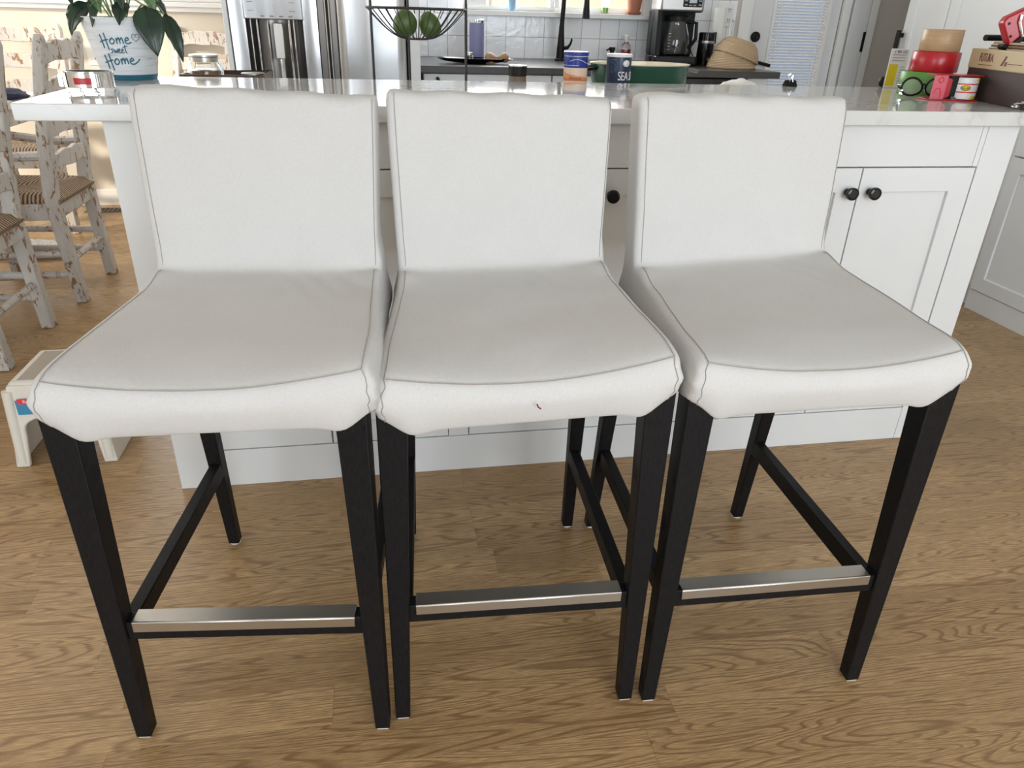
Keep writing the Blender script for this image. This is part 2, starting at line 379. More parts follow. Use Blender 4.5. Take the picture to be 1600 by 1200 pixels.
# door with blind (door_1)
d = bpy.data.objects.new('door_1', None); C.objects.link(d); struct(d)
bm = BM(); zt = 2.03
box(bm, 2.535, 2.665, YK + .01, YK + .05, 0.01, zt); box(bm, 2.985, 3.055, YK + .01, YK + .05, 0.01, zt)
box(bm, 2.665, 2.985, YK + .01, YK + .05, 0.01, 0.32); box(bm, 2.665, 2.985, YK + .01, YK + .05, 1.9, zt)
obj('door_slab', bm, 'white', d, bevel=.003)
bm = BM()
box(bm, 2.655, 2.672, YK + .0, YK + .012, 0.31, 1.91); box(bm, 2.978, 2.995, YK + .0, YK + .012, 0.31, 1.91)
box(bm, 2.655, 2.995, YK + .0, YK + .012, 0.305, 0.322); obj('glazing_bead', bm, 'trim', d, bevel=.002)
obj('door_glass', box(BM(), 2.665, 2.985, YK + .045, YK + .05, 0.32, 1.9), 'pane', d)
bm = BM(); z = 0.34
while z < 1.89:
    box(bm, -.158, .158, -.0095, .0095, -.0007, .0007, Matrix.Translation((2.825, YK + .026, z)) @ Matrix.Rotation(math.radians(-22), 4, 'X')); z += 0.0148
obj('blind_slat', bm, 'slat', d)
bm = BM()
for xx in (2.705, 2.95): tube(bm, [(xx, YK + .014, .33), (xx, YK + .014, 1.9)], .0025, 6)
obj('blind_ladder_cord', bm, 'ivory', d)
def disc_y(bm, x, y, z, prof, n=24):
    return lathe(bm, prof, n, mx=Matrix.Translation((x, y, z)) @ Matrix.Rotation(PI / 2, 4, 'X'))
obj('deadbolt', disc_y(BM(), 2.577, YK + .01, 1.016, [(.026, 0), (.026, .012), (.021, .018), (.012, .019), (.012, .03)]), 'black', d, bevel=.001)
lv = BM(); disc_y(lv, 2.577, YK + .01, .895, [(.027, 0), (.027, .01), (.022, .014), (.011, .015), (.011, .045)])
tube(lv, [(2.577, YK - .035, .895), (2.61, YK - .037, .888), (2.668, YK - .036, .876)], .009, 10); obj('lever_handle', lv, 'black', d)
bm = BM(); box(bm, 2.465, 2.532, YK - .016, YK + .012, 0, 2.09); box(bm, 3.058, 3.10, YK - .016, YK + .012, 0, 2.09); box(bm, 2.465, 3.10, YK - .016, YK + .012, 2.03, 2.09)
struct(obj('trim_2', bm, 'trim', bevel=.003))
# narrow white panel door beside it with a black latch plate
d2 = struct(obj('door_2', box(BM(), 3.112, 3.215, YK - .02, YK + .0, 0.01, 2.05), 'white', bevel=.003))
obj('latch_plate', box(BM(), 3.200, 3.2135, YK - .026, YK - .018, .955, 1.055), 'black', d2, bevel=.001)
struct(obj('trim_3', box(BM(), 3.218, 3.262, YK - .022, YK, 0, 2.09), 'trim', bevel=.003))

# ================================================================== CABINETS
def shaker(parent, x0, x1, z0, z1, y, fr=.058, th=.02, m='white', name='door'):
    """shaker door facing -y whose front is at y"""
    bm = BM(); rc = .009
    o = [(x0, z0), (x1, z0), (x1, z1), (x0, z1)]; i = [(x0 + fr, z0 + fr), (x1 - fr, z0 + fr), (x1 - fr, z1 - fr), (x0 + fr, z1 - fr)]
    O = [bm.verts.new((a, y, b)) for a, b in o]; I = [bm.verts.new((a, y, b)) for a, b in i]; D = [bm.verts.new((a, y + rc, b)) for a, b in i]; Bk = [bm.verts.new((a, y + th, b)) for a, b in o]
    for k in range(4):
        q = (k + 1) % 4
        bm.faces.new((O[k], O[q], I[q], I[k])); bm.faces.new((I[k], I[q], D[q], D[k])); bm.faces.new((O[q], O[k], Bk[k], Bk[q]))
    bm.faces.new(D); bm.faces.new(Bk[::-1])
    return obj(name, bm, m, parent, bevel=.0012, seg=1)
def knob(parent, x, y, z):
    return obj('knob', disc_y(BM(), x, y, z, [(.0085, 0), (.0085, .004), (.006, .010), (.0062, .014), (.0145, .018), (.0155, .024), (.0145, .028), (.0105, .0295), (.010, .0285), (.0, .0285)], 28), 'gloss', parent)

isl = thing('kitchen_island', 'long white shaker island base with black knobs behind the three stools', 'kitchen island', (0, 0, 0))
obj('carcass', box(BM(), .012, 2.063, .024, .60, 0.0, .882), 'white', isl)
obj('corner_post', box(BM(), 0, .085, 0, .07, 0, .882), 'white', isl, bevel=.0015)
obj('corner_post', box(BM(), 1.9905, 2.075, 0, .07, 0, .882), 'white', isl, bevel=.0015)
obj('frieze', box(BM(), .0855, 1.9755, .002, .03, .7845, .882), 'white', isl, bevel=.001)
obj('frieze_end', box(BM(), 1.9765, 1.990, .0022, .03, .7845, .882), 'white', isl)
obj('toe_board', box(BM(), .0855, 1.990, .001, .03, 0, .1035), 'white', isl, bevel=.001)
for x0, x1 in ((.6745, .7255), (1.3235, 1.3745)): obj('stile', box(BM(), x0, x1, .002, .03, .105, .7825), 'white', isl, bevel=.001)
for x0, x1 in ((.088, .673), (.7275, 1.322), (1.3765, 1.9885)):
    xm = (x0 + x1) / 2
    for a, b_, kx in ((x0, xm - .0015, xm - .03), (xm + .0015, x1, xm + .03)):
        dr = shaker(isl, a, b_, .106, .7815, .002); knob(dr, kx, .002, .725)
obj('end_panel', box(BM(), 0, .012, .07, .60, 0, .882), 'white', isl); obj('end_panel', box(BM(), 2.063, 2.075, .07, .60, 0, .882), 'white', isl)
top = tag(obj('island_worktop', box(BM(), -.1453, 2.46, -.0276, .6286, .8822, .9145), 'quartz', bevel=.002), 'white veined quartz worktop on the kitchen island', 'worktop')
led = thing('kitchen_counter', 'lower white kitchen side counter hidden behind the island worktop', 'counter', (0, 0, 0))
obj('carcass', box(BM(), -.10, 2.07, .632, 1.14, 0, .84), 'white', led)
obj('counter_top', box(BM(), -.11, 2.09, .631, 1.16, .84, .865), 'quartz', led, bevel=.002)

# perimeter run on the back wall
YF = 1.75
for i, (x0, x1, lab) in enumerate([(.735, 1.30, 'white base cabinet next to the fridge under the dark worktop'), (1.302, 1.86, 'white base cabinet below the sink and black faucet')]):
    u = thing('base_cabinet', lab, 'cabinet', (0, 0, 0))
    obj('carcass', box(BM(), x0, x1, YF + .045, YK - .01, .0, .855), 'white', u)
    if i == 0: dr = obj('drawer', box(BM(), x0 + .002, x1 - .002, YF + .022, YF + .044, .70, .853), 'white', u, bevel=.002)
    else: dr = shaker(u, x0 + .002, x1 - .002, .12, .853, YF + .022)
    obj('pull', tube(BM(), [(x0 + .06, YF + .022, .835), (x0 + .06, YF - .01, .835), (x0 + .06, YF - .012, .80), (x0 + .06, YF - .01, .765), (x0 + .06, YF + .022, .765)], .007, 8), 'black', dr)
    if i == 0: shaker(u, x0 + .002, x1 - .002, .12, .697, YF + .022)
dw = thing('dishwasher', 'glossy black dishwasher front under the dark worktop', 'dishwasher', (0, 0, 0))
obj('tub', box(BM(), 1.864, 2.225, YF + .05, YK - .02, .1, .853), 'black', dw); obj('plinth', box(BM(), 1.87, 2.22, YF + .08, YK - .03, 0, .1), 'black', dw)
obj('door', box(BM(), 1.864, 2.225, YF + .012, YF + .048, .1, .853), 'gloss', dw, bevel=.004)
obj('handle', tube(BM(), [(1.91, YF + .012, .80), (1.91, YF - .025, .80), (2.18, YF - .025, .80), (2.18, YF + .012, .80)], .009, 8), 'darksteel', dw)
tag(obj('cabinet_end_panel', box(BM(), 2.228, 2.33, YF + .03, YK - .01, 0, .855), 'white', bevel=.002), 'white end panel beside the black dishwasher', 'panel')
tag(obj('back_worktop', box(BM(), .722, 2.375, YF, YK, .856, .885), 'darkstone', bevel=.002), 'dark grey stone worktop along the tiled wall', 'worktop')

# right-hand run: base cabinet, worktop, tall pantry (fronts face -x at x=3.02)
def rot_run(o, x, y): o.location = (x, y, 0); o.rotation_euler = (0, 0, -PI / 2); return o
rc = thing('base_cabinet', 'white shaker base cabinet at the right wall beyond the island end', 'cabinet'); rot_run(rc, 3.02, .99)
# local: +x runs toward -y(world), front at y=0 facing -x(world)
obj('carcass', box(BM(), 0.0, 1.58, .022, .68, .085, .85), 'white', rc)
obj('plinth', box(BM(), 0.0, 1.58, .006, .06, 0, .0845), 'white', rc)
for k in range(3):
    a = .003 + k * .527
    shaker(rc, a, a + .521, .088, .637, 0)
    dr = obj('drawer', box(BM(), a, a + .521, 0, .021, .643, .848), 'white', rc, bevel=.002)
tag(obj('side_worktop', box(BM(), 3.0, XR - .001, -.60, .985, .852, .885), 'quartz', bevel=.002), 'pale worktop on the right wall cabinets behind the carton', 'worktop')
pt = thing('pantry_cabinet', 'tall white pantry cabinet with black bar handle by the right wall', 'cabinet'); rot_run(pt, 3.04, 1.885)
obj('carcass', box(BM(), 0.0, .89, .022, .66, 0.0, 2.3), 'white', pt)
shaker(pt, .002, .278, .09, 2.29, 0, fr=.062)
d_ = shaker(pt, .282, .888, .09, 2.29, 0, fr=.062)
hb = BM(); box(hb, .004, .026, -.034, -.022, .86, 1.072); box(hb, .009, .019, -.022, 0, .88, .9); box(hb, .009, .019, -.022, 0, 1.04, 1.06)
obj('bar_handle', hb, 'black', pt, bevel=.002)

# fridge
fr = thing('refrigerator', 'stainless steel french door refrigerator with a water dispenser', 'refrigerator', (0, 0, 0))
obj('body', box(BM(), -.008, .662, 1.735, 2.44, .03, 1.78), 'darksteel', fr)
def curved_door(x0, x1, name, hole=None):
    bm = BM(); n = 14; fr_ = []; 
    for k in range(n + 1):
        s = k / n; x = x0 + (x1 - x0) * s; y = 1.655 - .012 * math.sin(PI * s) + (.012 if k in (0, n) else 0); fr_.append((x, y))
    poly = fr_ + [(x1, 1.73), (x0, 1.73)]
    prism(bm, poly, 'z', .62, 1.77); return obj(name, bm, 'stainless', fr, bevel=.003)
# left door is built around its dispenser recess
bm = BM()
for x0, x1, z0, z1 in ((-.012, .045, .62, 1.77), (.262, .318, .62, 1.77), (.045, .262, .62, .74), (.045, .262, 1.32, 1.77)):
    prism(bm, [(x0, 1.652), ((x0 + x1) / 2, 1.648), (x1, 1.652), (x1, 1.73), (x0, 1.73)], 'z', z0, z1)
ld = obj('door', bm, 'stainless', fr)
curved_door(.392, .662, 'door')
obj('freezer_drawer', box(BM(), -.008, .662, 1.655, 1.73, .08, .612), 'stainless', fr, bevel=.01)
dp = obj('dispenser_panel', box(BM(), .042, .265, 1.640, 1.70, 1.046, 1.322), 'stainless', fr, bevel=.004)
bm = BM()
for r_ in range(4):
    for xx in (.06, .215): box(bm, xx, xx + .022, 1.6385, 1.641, 1.075 + r_ * .03, 1.077 + r_ * .03)
for k in range(4): box(bm, .105 + k * .035, .12 + k * .035, 1.6385, 1.641, 1.055, 1.060)
obj('panel_markings', bm, 'greyink', dp)
rs = BM(); n = 16
arc = [(.045 + .217 * k / n, 1.655 + .07 * math.sin(PI * k / n) ** .6) for k in range(n + 1)]
prism(rs, arc + [(.262, 1.729), (.045, 1.729)], 'z', .742, 1.318); obj('dispenser_recess', rs, 'darksteel', fr)
bm = BM()
for xx, ww in ((.062, .004), (.085, .006), (.125, .005), (.205, .008), (.224, .005)): box(bm, xx, xx + ww, 1.652, 1.70, .745, 1.05)
obj('recess_rib', bm, 'chrome', fr, bevel=.001)
obj('dispenser_paddle', box(BM(), .145, .182, 1.66, 1.672, .905, 1.035, Matrix.Identity(4)), 'steel', fr, bevel=.003)
obj('water_tube', tube(BM(), [(.165, 1.69, .745), (.165, 1.69, .91)], .012, 12), 'chrome', fr)
bm = BM(); box(bm, .318, .348, 1.662, 1.725, .62, 1.77); obj('handle_pocket', bm, 'darksteel', fr, bevel=.004)
bm = BM(); box(bm, .366, .392, 1.662, 1.725, .62, 1.77); obj('handle_pocket', bm, 'darksteel', fr, bevel=.004)
obj('door_gasket', box(BM(), .352, .362, 1.665, 1.73, .62, 1.77), 'black', fr)
obj('edge_strip', box(BM(), .3475, .352, 1.656, 1.72, .62, 1.77), 'chrome', fr); obj('edge_strip', box(BM(), .362, .3665, 1.656, 1.72, .62, 1.77), 'chrome', fr)
tag(obj('tall_side_panel', box(BM(), -.034, -.016, 1.64, YK - .005, 0, 2.2), 'white', bevel=.002), 'white panel on the dining side of the refrigerator', 'panel')
tag(obj('tall_side_panel', box(BM(), .672, .718, 1.66, YK - .01, 0, 2.2), 'white', bevel=.002), 'white panel between the refrigerator and the tiled wall', 'panel')

# ================================================================== BAR STOOLS
def ease(v): return v
K_, N_, M_, T_ = 8, 20, 18, 6     # front rows, seat columns, back rows, top columns
def resample(pts, n):
    P = catmull(pts, 12); L = [0.0]
    for a, b in zip(P, P[1:]): L.append(L[-1] + (b - a).length)
    out = []
    for k in range(n + 1):
        d = L[-1] * k / n; i = 0
        while i < len(L) - 2 and L[i + 1] < d: i += 1
        f = (d - L[i]) / max(1e-9, L[i + 1] - L[i]); out.append(P[i].lerp(P[i + 1], f))
    return out
def V2(l): return [Vector((0, a, b)) for a, b in l]
front = resample(V2([(-.003, .585), (-.013, .605), (-.018, .63), (-.016, .651), (-.006, .6705)]), K_)
seat = resample(V2([(-.006, .6705), (.008, .6755), (.05, .678), (.12, .676), (.2, .6745), (.28, .674), (.335, .675), (.362, .677), (.379, .681)]), N_)
back = resample(V2([(.379, .681), (.3835, .70), (.387, .725), (.391, .78), (.400, .85), (.409, .92), (.416, .966)]), M_)
topp = resample(V2([(.416, .966), (.424, .9765), (.44, .980), (.458, .980), (.472, .9755), (.480, .965)]), T_)
rear = resample(V2([(.480, .965), (.478, .92), (.472, .85), (.466, .78), (.461, .725), (.459, .681)]), M_)
rlow = resample(V2([(.459, .681), (.457, .655), (.456, .63), (.455, .60), (.455, .585)]), K_)
PATH = front + seat[1:] + back[1:] + topp[1:] + rear[1:] + rlow[1:]
def Wd(y, z):
    """half width of the cover"""
    wf = .2045 + .009 * smoothstep(.675, .64, z) - .003 * smoothstep(.62, .585, z)
    ws = wf + (.190 - wf) * smoothstep(.02, .37, y) * smoothstep(.60, .67, z) + (.198 - wf) * smoothstep(.05, .40, y) * (1 - smoothstep(.60, .67, z))
    return ws + (.193 - ws) * smoothstep(.69, .95, z)
def cover(tg, seed):
    """tg: measured corner offsets {(level, side): (dx, dz)}, level 0 front seam, 1 junction, 2 top"""
    R = .012; n = len(PATH); nrm = []
    for i in range(n):
        a = PATH[max(0, i - 1)]; b = PATH[min(n - 1, i + 1)]; d = (b - a).normalized(); nrm.append(Vector((0, -d.z, d.y)))
    bm = BM(); lay = bm.verts.layers.float.new('s')
    across = 26; rows = []
    PH = [0, 30, 60]
    def warp(v, s):
        x, y, z = v
        e = 1 - s * s
        # use-worn hollow of the seat and its front seam
        if z < .69 and y < .379:
            top_ = smoothstep(.60, .672, z)
            z -= e * top_ * (.019 * smoothstep(.38, .0, y) ** 1.0 * (0.55 + 0.45 * smoothstep(.12, -.01, y)))
            z += .010 * (abs(s) ** 6) * smoothstep(.30, .37, y) * smoothstep(.66, .675, z)
        if y < .0: y -= .006 * e * smoothstep(.60, .66, z)
        # back: slight dishing
        if z > .72 and y < .425: y += .002 * e * smoothstep(.72, .80, z)
        # hem line
        if z < .662:
            k = 1 - smoothstep(.585, .66, z); ax = abs(x)
            if y < .03: h = .583 - .007 * math.exp(-((ax - .160) / .018) ** 2) + .023 * smoothstep(.166, .206, ax)
            else: h = .600 + .012 * math.exp(-((y - .0) / .05) ** 2) - .010 * math.exp(-((y - .12) / .05) ** 2)
            z += k * (h - .585)
        u = smoothstep(0.0, .379, y) if z < .684 else 1.0
        w = max(0.0, min(1.0, (z - .681) / .287)); L = (1 - s) / 2
        L = max(0, min(1, L))
        def g(lv, c): return tg[(lv, 'L')][c] * L + tg[(lv, 'R')][c] * (1 - L)
        dx = (g(0, 0) * (1 - u) + g(1, 0) * u) * (1 - w) + g(2, 0) * w
        dz = (g(0, 1) * (1 - u) + g(1, 1) * u) * (1 - w) + g(2, 1) * w
        p = Vector((x, y, z))
        q = noise.noise(Vector((x * 9, y * 9, z * 9 + seed))) * .0022 + noise.noise(Vector((x * 28, y * 22, z * 22 + seed * 2))) * .0010
        q *= 1 - .8 * smoothstep(.70, .76, z)
        # pull folds running from corners
        f1 = math.sin((x * 60 + (z - .97) * 240 + seed)) * .0016 * smoothstep(.93, .965, z)
        f2 = math.sin((y * 90 + x * 150 + seed * 3)) * (.0045 if seed < 2 else .0018) * math.exp(-(((y - .33) / .05) ** 2)) * math.exp(-((x - .09) / .07) ** 2)
        f3 = math.sin((z * 260 + x * 90 + seed)) * .0018 * math.exp(-((y + .01) / .03) ** 2) * smoothstep(.15, .2, abs(x)) 
        return Vector((x + dx + q * .6 + (f3 if y < .02 else 0), y - q * .7 - f1 * .6, z + dz + q + f1 + f2))
    qs = [PATH[i] - nrm[i] * R for i in range(n)]
    def kr(z): return 1.0 - .6 * smoothstep(.68, .74, z)
    def SW(side, y, z): return -(Wd(y, z) + R * .15) if side < 0 else Wd(y, z) - R * (1 - kr(z))
    def wv(x, y, z, s): return bm.verts.new(warp((x, y, z), s))
    for i in range(n):
        q = qs[i]; W = Wd(q.y, q.z); row = []
        for ph in PH:
            a = math.radians(ph); p = q + nrm[i] * (R * math.sin(a)); row.append(wv(-(W - R + R * 1.15 * math.cos(a)), p.y, p.z, -1))
        for k in range(across + 1):
            s = -1 + 2 * k / across; p = PATH[i]; row.append(wv(s * (W - R), p.y, p.z, s))
        for ph in PH[::-1]:
            a = math.radians(ph); p = q + nrm[i] * (R * math.sin(a)); row.append(wv((W - R + R * kr(q.z) * math.cos(a)), p.y, p.z, 1))
        rows.append(row)
    for A, B in zip(rows, rows[1:]):
        for k in range(len(A) - 1): bm.faces.new((A[k], A[k + 1], B[k + 1], B[k]))
    nf, ns, nb, nt = K_, N_, M_, T_
    for side, col in ((-1, 0), (1, len(rows[0]) - 1)):
        bd = [r[col] for r in rows]
        i0 = nf; i1 = nf + ns; i2 = i1 + nb; i3 = i2 + nt; i4 = i3 + nb; i5 = i4 + nf
        # back grid rows m=0..nb, columns 0..nt
        G = [[None] * (nt + 1) for _ in range(nb + 1)]
        for m_ in range(nb + 1):
            for c in range(nt + 1):
                if c == 0: G[m_][c] = bd[i1 + m_]
                elif c == nt: G[m_][c] = bd[i4 - m_]
                elif m_ == nb: G[m_][c] = bd[i2 + c]
                else:
                    a = qs[i1 + m_]; b = qs[i4 - m_]; p = a.lerp(b, c / nt)
                    tq = qs[i2 + c]; lin = qs[i2].lerp(qs[i3], c / nt); p = p + (tq - lin) * (m_ / nb) ** 4
                    G[m_][c] = wv(SW(side, p.y, p.z), p.y, p.z, side)
        for m_ in range(nb):
            for c in range(nt): bm.faces.new((G[m_][c], G[m_][c + 1], G[m_ + 1][c + 1], G[m_ + 1][c]))
        # seat side grid
        cols = ns + nt; Sg = [[None] * (nf + 1) for _ in range(cols + 1)]
        for c in range(cols + 1):
            for k in range(nf + 1):
                if c == 0: Sg[c][k] = bd[i0 - k]
                elif k == 0: Sg[c][k] = bd[i0 + c] if c <= ns else G[0][c - ns]
                elif c == cols: Sg[c][k] = bd[i4 + k]
                else:
                    tp = qs[i0 + c] if c <= ns else qs[i1].lerp(qs[i4], (c - ns) / nt)
                    f = k / nf; z = tp.z + (.585 - tp.z) * f
                    # first columns follow the front edge line
                    fy = qs[i0 - k].y - qs[i0].y; p = Vector((0, tp.y + fy * max(0, 1 - c / 6), z))
                    bl = .004 * math.sin(PI * f) * smoothstep(0, .1, p.y)
                    Sg[c][k] = wv(SW(side, p.y, p.z) + side * bl, p.y, p.z, side)
        for c in range(cols):
            for k in range(nf): bm.faces.new((Sg[c][k], Sg[c + 1][k], Sg[c + 1][k + 1], Sg[c][k + 1]))
    # seam lines
    L, Rr = 3, len(rows[0]) - 4
    seams = []
    P = lambda i, c: rows[i][c].co.copy()
    i0 = nf; i1 = nf + ns; i2 = i1 + nb
    for c in (L, Rr):
        seams.append([P(i, c) for i in range(i0, i2 + 2)])
        seams.append([P(i, c) for i in range(0, i0 + 1)])
    seams.append([P(i0, c) for c in range(L, Rr + 1)])
    return bm, seams

def bar_stool(label, x, y, rz, tg, seed):
    r = thing('bar_stool', label, 'bar stool', (x, y, 0), rz, 'white slipcovered bar stools')
    tmpl = {(0, 'L'): (-.1925, .672), (0, 'R'): (.1925, .672), (1, 'L'): (-.178, .681), (1, 'R'): (.178, .681), (2, 'L'): (-.181, .982), (2, 'R'): (.181, .982)}
    off = {k: (tg[k][0] - tmpl[k][0], tg[k][1] - tmpl[k][1]) for k in tmpl}
    bm, seams = cover(off, seed)
    bmesh.ops.remove_doubles(bm, verts=bm.verts, dist=1e-6); bmesh.ops.recalc_face_normals(bm, faces=bm.faces)
    me = bpy.data.meshes.new('slipcover'); bm.to_mesh(me); bm.free()
    cv = link('slipcover', me, 'linen', r)
    so = cv.modifiers.new('cloth', 'SOLIDIFY'); so.thickness = .003; so.offset = -1
    sb = cv.modifiers.new('sub', 'SUBSURF'); sb.levels = 1; sb.render_levels = 1
    for s in seams: obj('seam', tube(BM(), s, .00065, 5), 'thread', cv)
    obj('seat_frame', box(BM(), -.178, .178, .03, .43, .592, .635), 'blackwood', r)
    for sx in (-1, 1):
        o, i0_, i1_ = sx * .2085, sx * (.2085 - .0245), sx * (.2085 - .043)
        bm = BM(); hexa(bm, [(o, .0, .003), (i0_, .0, .003), (i0_, .026, .003), (o, .026, .003)], [(o, .0, .625), (i1_, .0, .625), (i1_, .042, .625), (o, .042, .625)])
        lg = obj('leg', bm, 'blackwood', r, bevel=.002)
        obj('felt_pad', box(BM(), min(o, i0_) + .003, max(o, i0_) - .003, .002, .024, 0, .003), 'pad', lg)
        o0, o1, j0, j1 = sx * .197, sx * .193, sx * .1735, sx * .157
        bm = BM(); hexa(bm, [(o0, .493, .003), (j0, .493, .003), (j0, .517, .003), (o0, .517, .003)], [(o1, .404, .625), (j1, .404, .625), (j1, .442, .625), (o1, .442, .625)])
        lg = obj('leg', bm, 'blackwood', r, bevel=.002)
        obj('felt_pad', lathe(BM(), [(.012, 0), (.012, .003)], 16, cx=sx * .185, cy=.505), 'pad', lg)
        xc = sx * .183
        bm = BM(); hexa(bm, [(xc - .011, .030, .206), (xc + .011, .030, .206), (xc + .011, .030, .240), (xc - .011, .030, .240)],
                        [(sx * .179 - .011, .468, .206), (sx * .179 + .011, .468, .206), (sx * .179 + .011, .468, .240), (sx * .179 - .011, .468, .240)])
        obj('side_stretcher', bm, 'blackwood', r, bevel=.002)
    ft = obj('foot_rail', box(BM(), -.178, .178, .006, .030, .218, .2525), 'blackwood', r, bevel=.002)
    bm = BM(); prism(bm, [(.0025, .236), (.0055, .236), (.0055, .2525), (.032, .2525), (.032, .2555), (.0045, .2555), (.0025, .2535)], 'x', -.1665, .1665)
    obj('steel_foot_plate', bm, 'steel', ft, bevel=.0008, seg=1)
    return r
A = bar_stool('white slipcovered bar stool beside the plastic step stool, seat wrinkled at the back', .2959, -.7492, -.1064,
    {(0, 'L'): (-.186, .670), (0, 'R'): (.206, .687), (1, 'L'): (-.172, .687), (1, 'R'): (.184, .689), (2, 'L'): (-.180, .975), (2, 'R'): (.190, .965)}, 1.3)
B = bar_stool('white slipcovered bar stool standing between the two other stools', .7223, -.7636, -.0485,
    {(0, 'L'): (-.189, .662), (0, 'R'): (.191, .683), (1, 'L'): (-.170, .679), (1, 'R'): (.178, .694), (2, 'L'): (-.178, .974), (2, 'R'): (.185, .968)}, 4.7)
Cc = bar_stool('white slipcovered bar stool in front of the two visible black door knobs, hem frayed', 1.1554, -.7876, -.0333,
    {(0, 'L'): (-.190, .675), (0, 'R'): (.187, .681), (1, 'L'): (-.171, .684), (1, 'R'): (.174, .708), (2, 'L'): (-.178, .977), (2, 'R'): (.184, .974)}, 8.1)

# ================================================================== DINING CORNER
def wavy_slat(bm, x0, x1, yc, zc, h, th, amp, n=14, ybow=.012):
    up, lo = [], []
    for k in range(n + 1):
        s = k / n; x = x0 + (x1 - x0) * s
        y = yc - ybow * math.sin(PI * s)
        zt = zc + h / 2 + amp * (math.sin(PI * s) - .55 + .35 * math.cos(6 * PI * s) * math.sin(PI * s)); zb = zc - h / 2 + amp * (.7 * math.sin(PI * s) - .4 - .25 * math.cos(4 * PI * s))
        up.append((x, y, zt)); lo.append((x, y, zb))
    F = []
    for (x, y, zt), (_, _, zb) in zip(up, lo):
        F.append([bm.verts.new((x, y - th / 2, zb)), bm.verts.new((x, y - th / 2, zt)), bm.verts.new((x, y + th / 2, zt)), bm.verts.new((x, y + th / 2, zb))])
    for P, Q in zip(F, F[1:]):
        for k in range(4): bm.faces.new((P[k], Q[k], Q[(k + 1) % 4], P[(k + 1) % 4]))
    bm.faces.new(F[0]); bm.faces.new(F[-1][::-1]); return bm
def post(bm, pts, w, d):
    """square post through points, w along x and d along y; w/d may be lists"""
    F = []
    for i, (x, y, z) in enumerate(pts):
        a = (w[i] if isinstance(w, list) else w) / 2; b = (d[i] if isinstance(d, list) else d) / 2
        F.append([bm.verts.new((x - a, y - b, z)), bm.verts.new((x + a, y - b, z)), bm.verts.new((x + a, y + b, z)), bm.verts.new((x - a, y + b, z))])
    bm.faces.new(F[0][::-1]); bm.faces.new(F[-1])
    for P, Q in zip(F, F[1:]):
        for k in range(4): bm.faces.new((P[k], P[(k + 1) % 4], Q[(k + 1) % 4], Q[k]))
    return bm
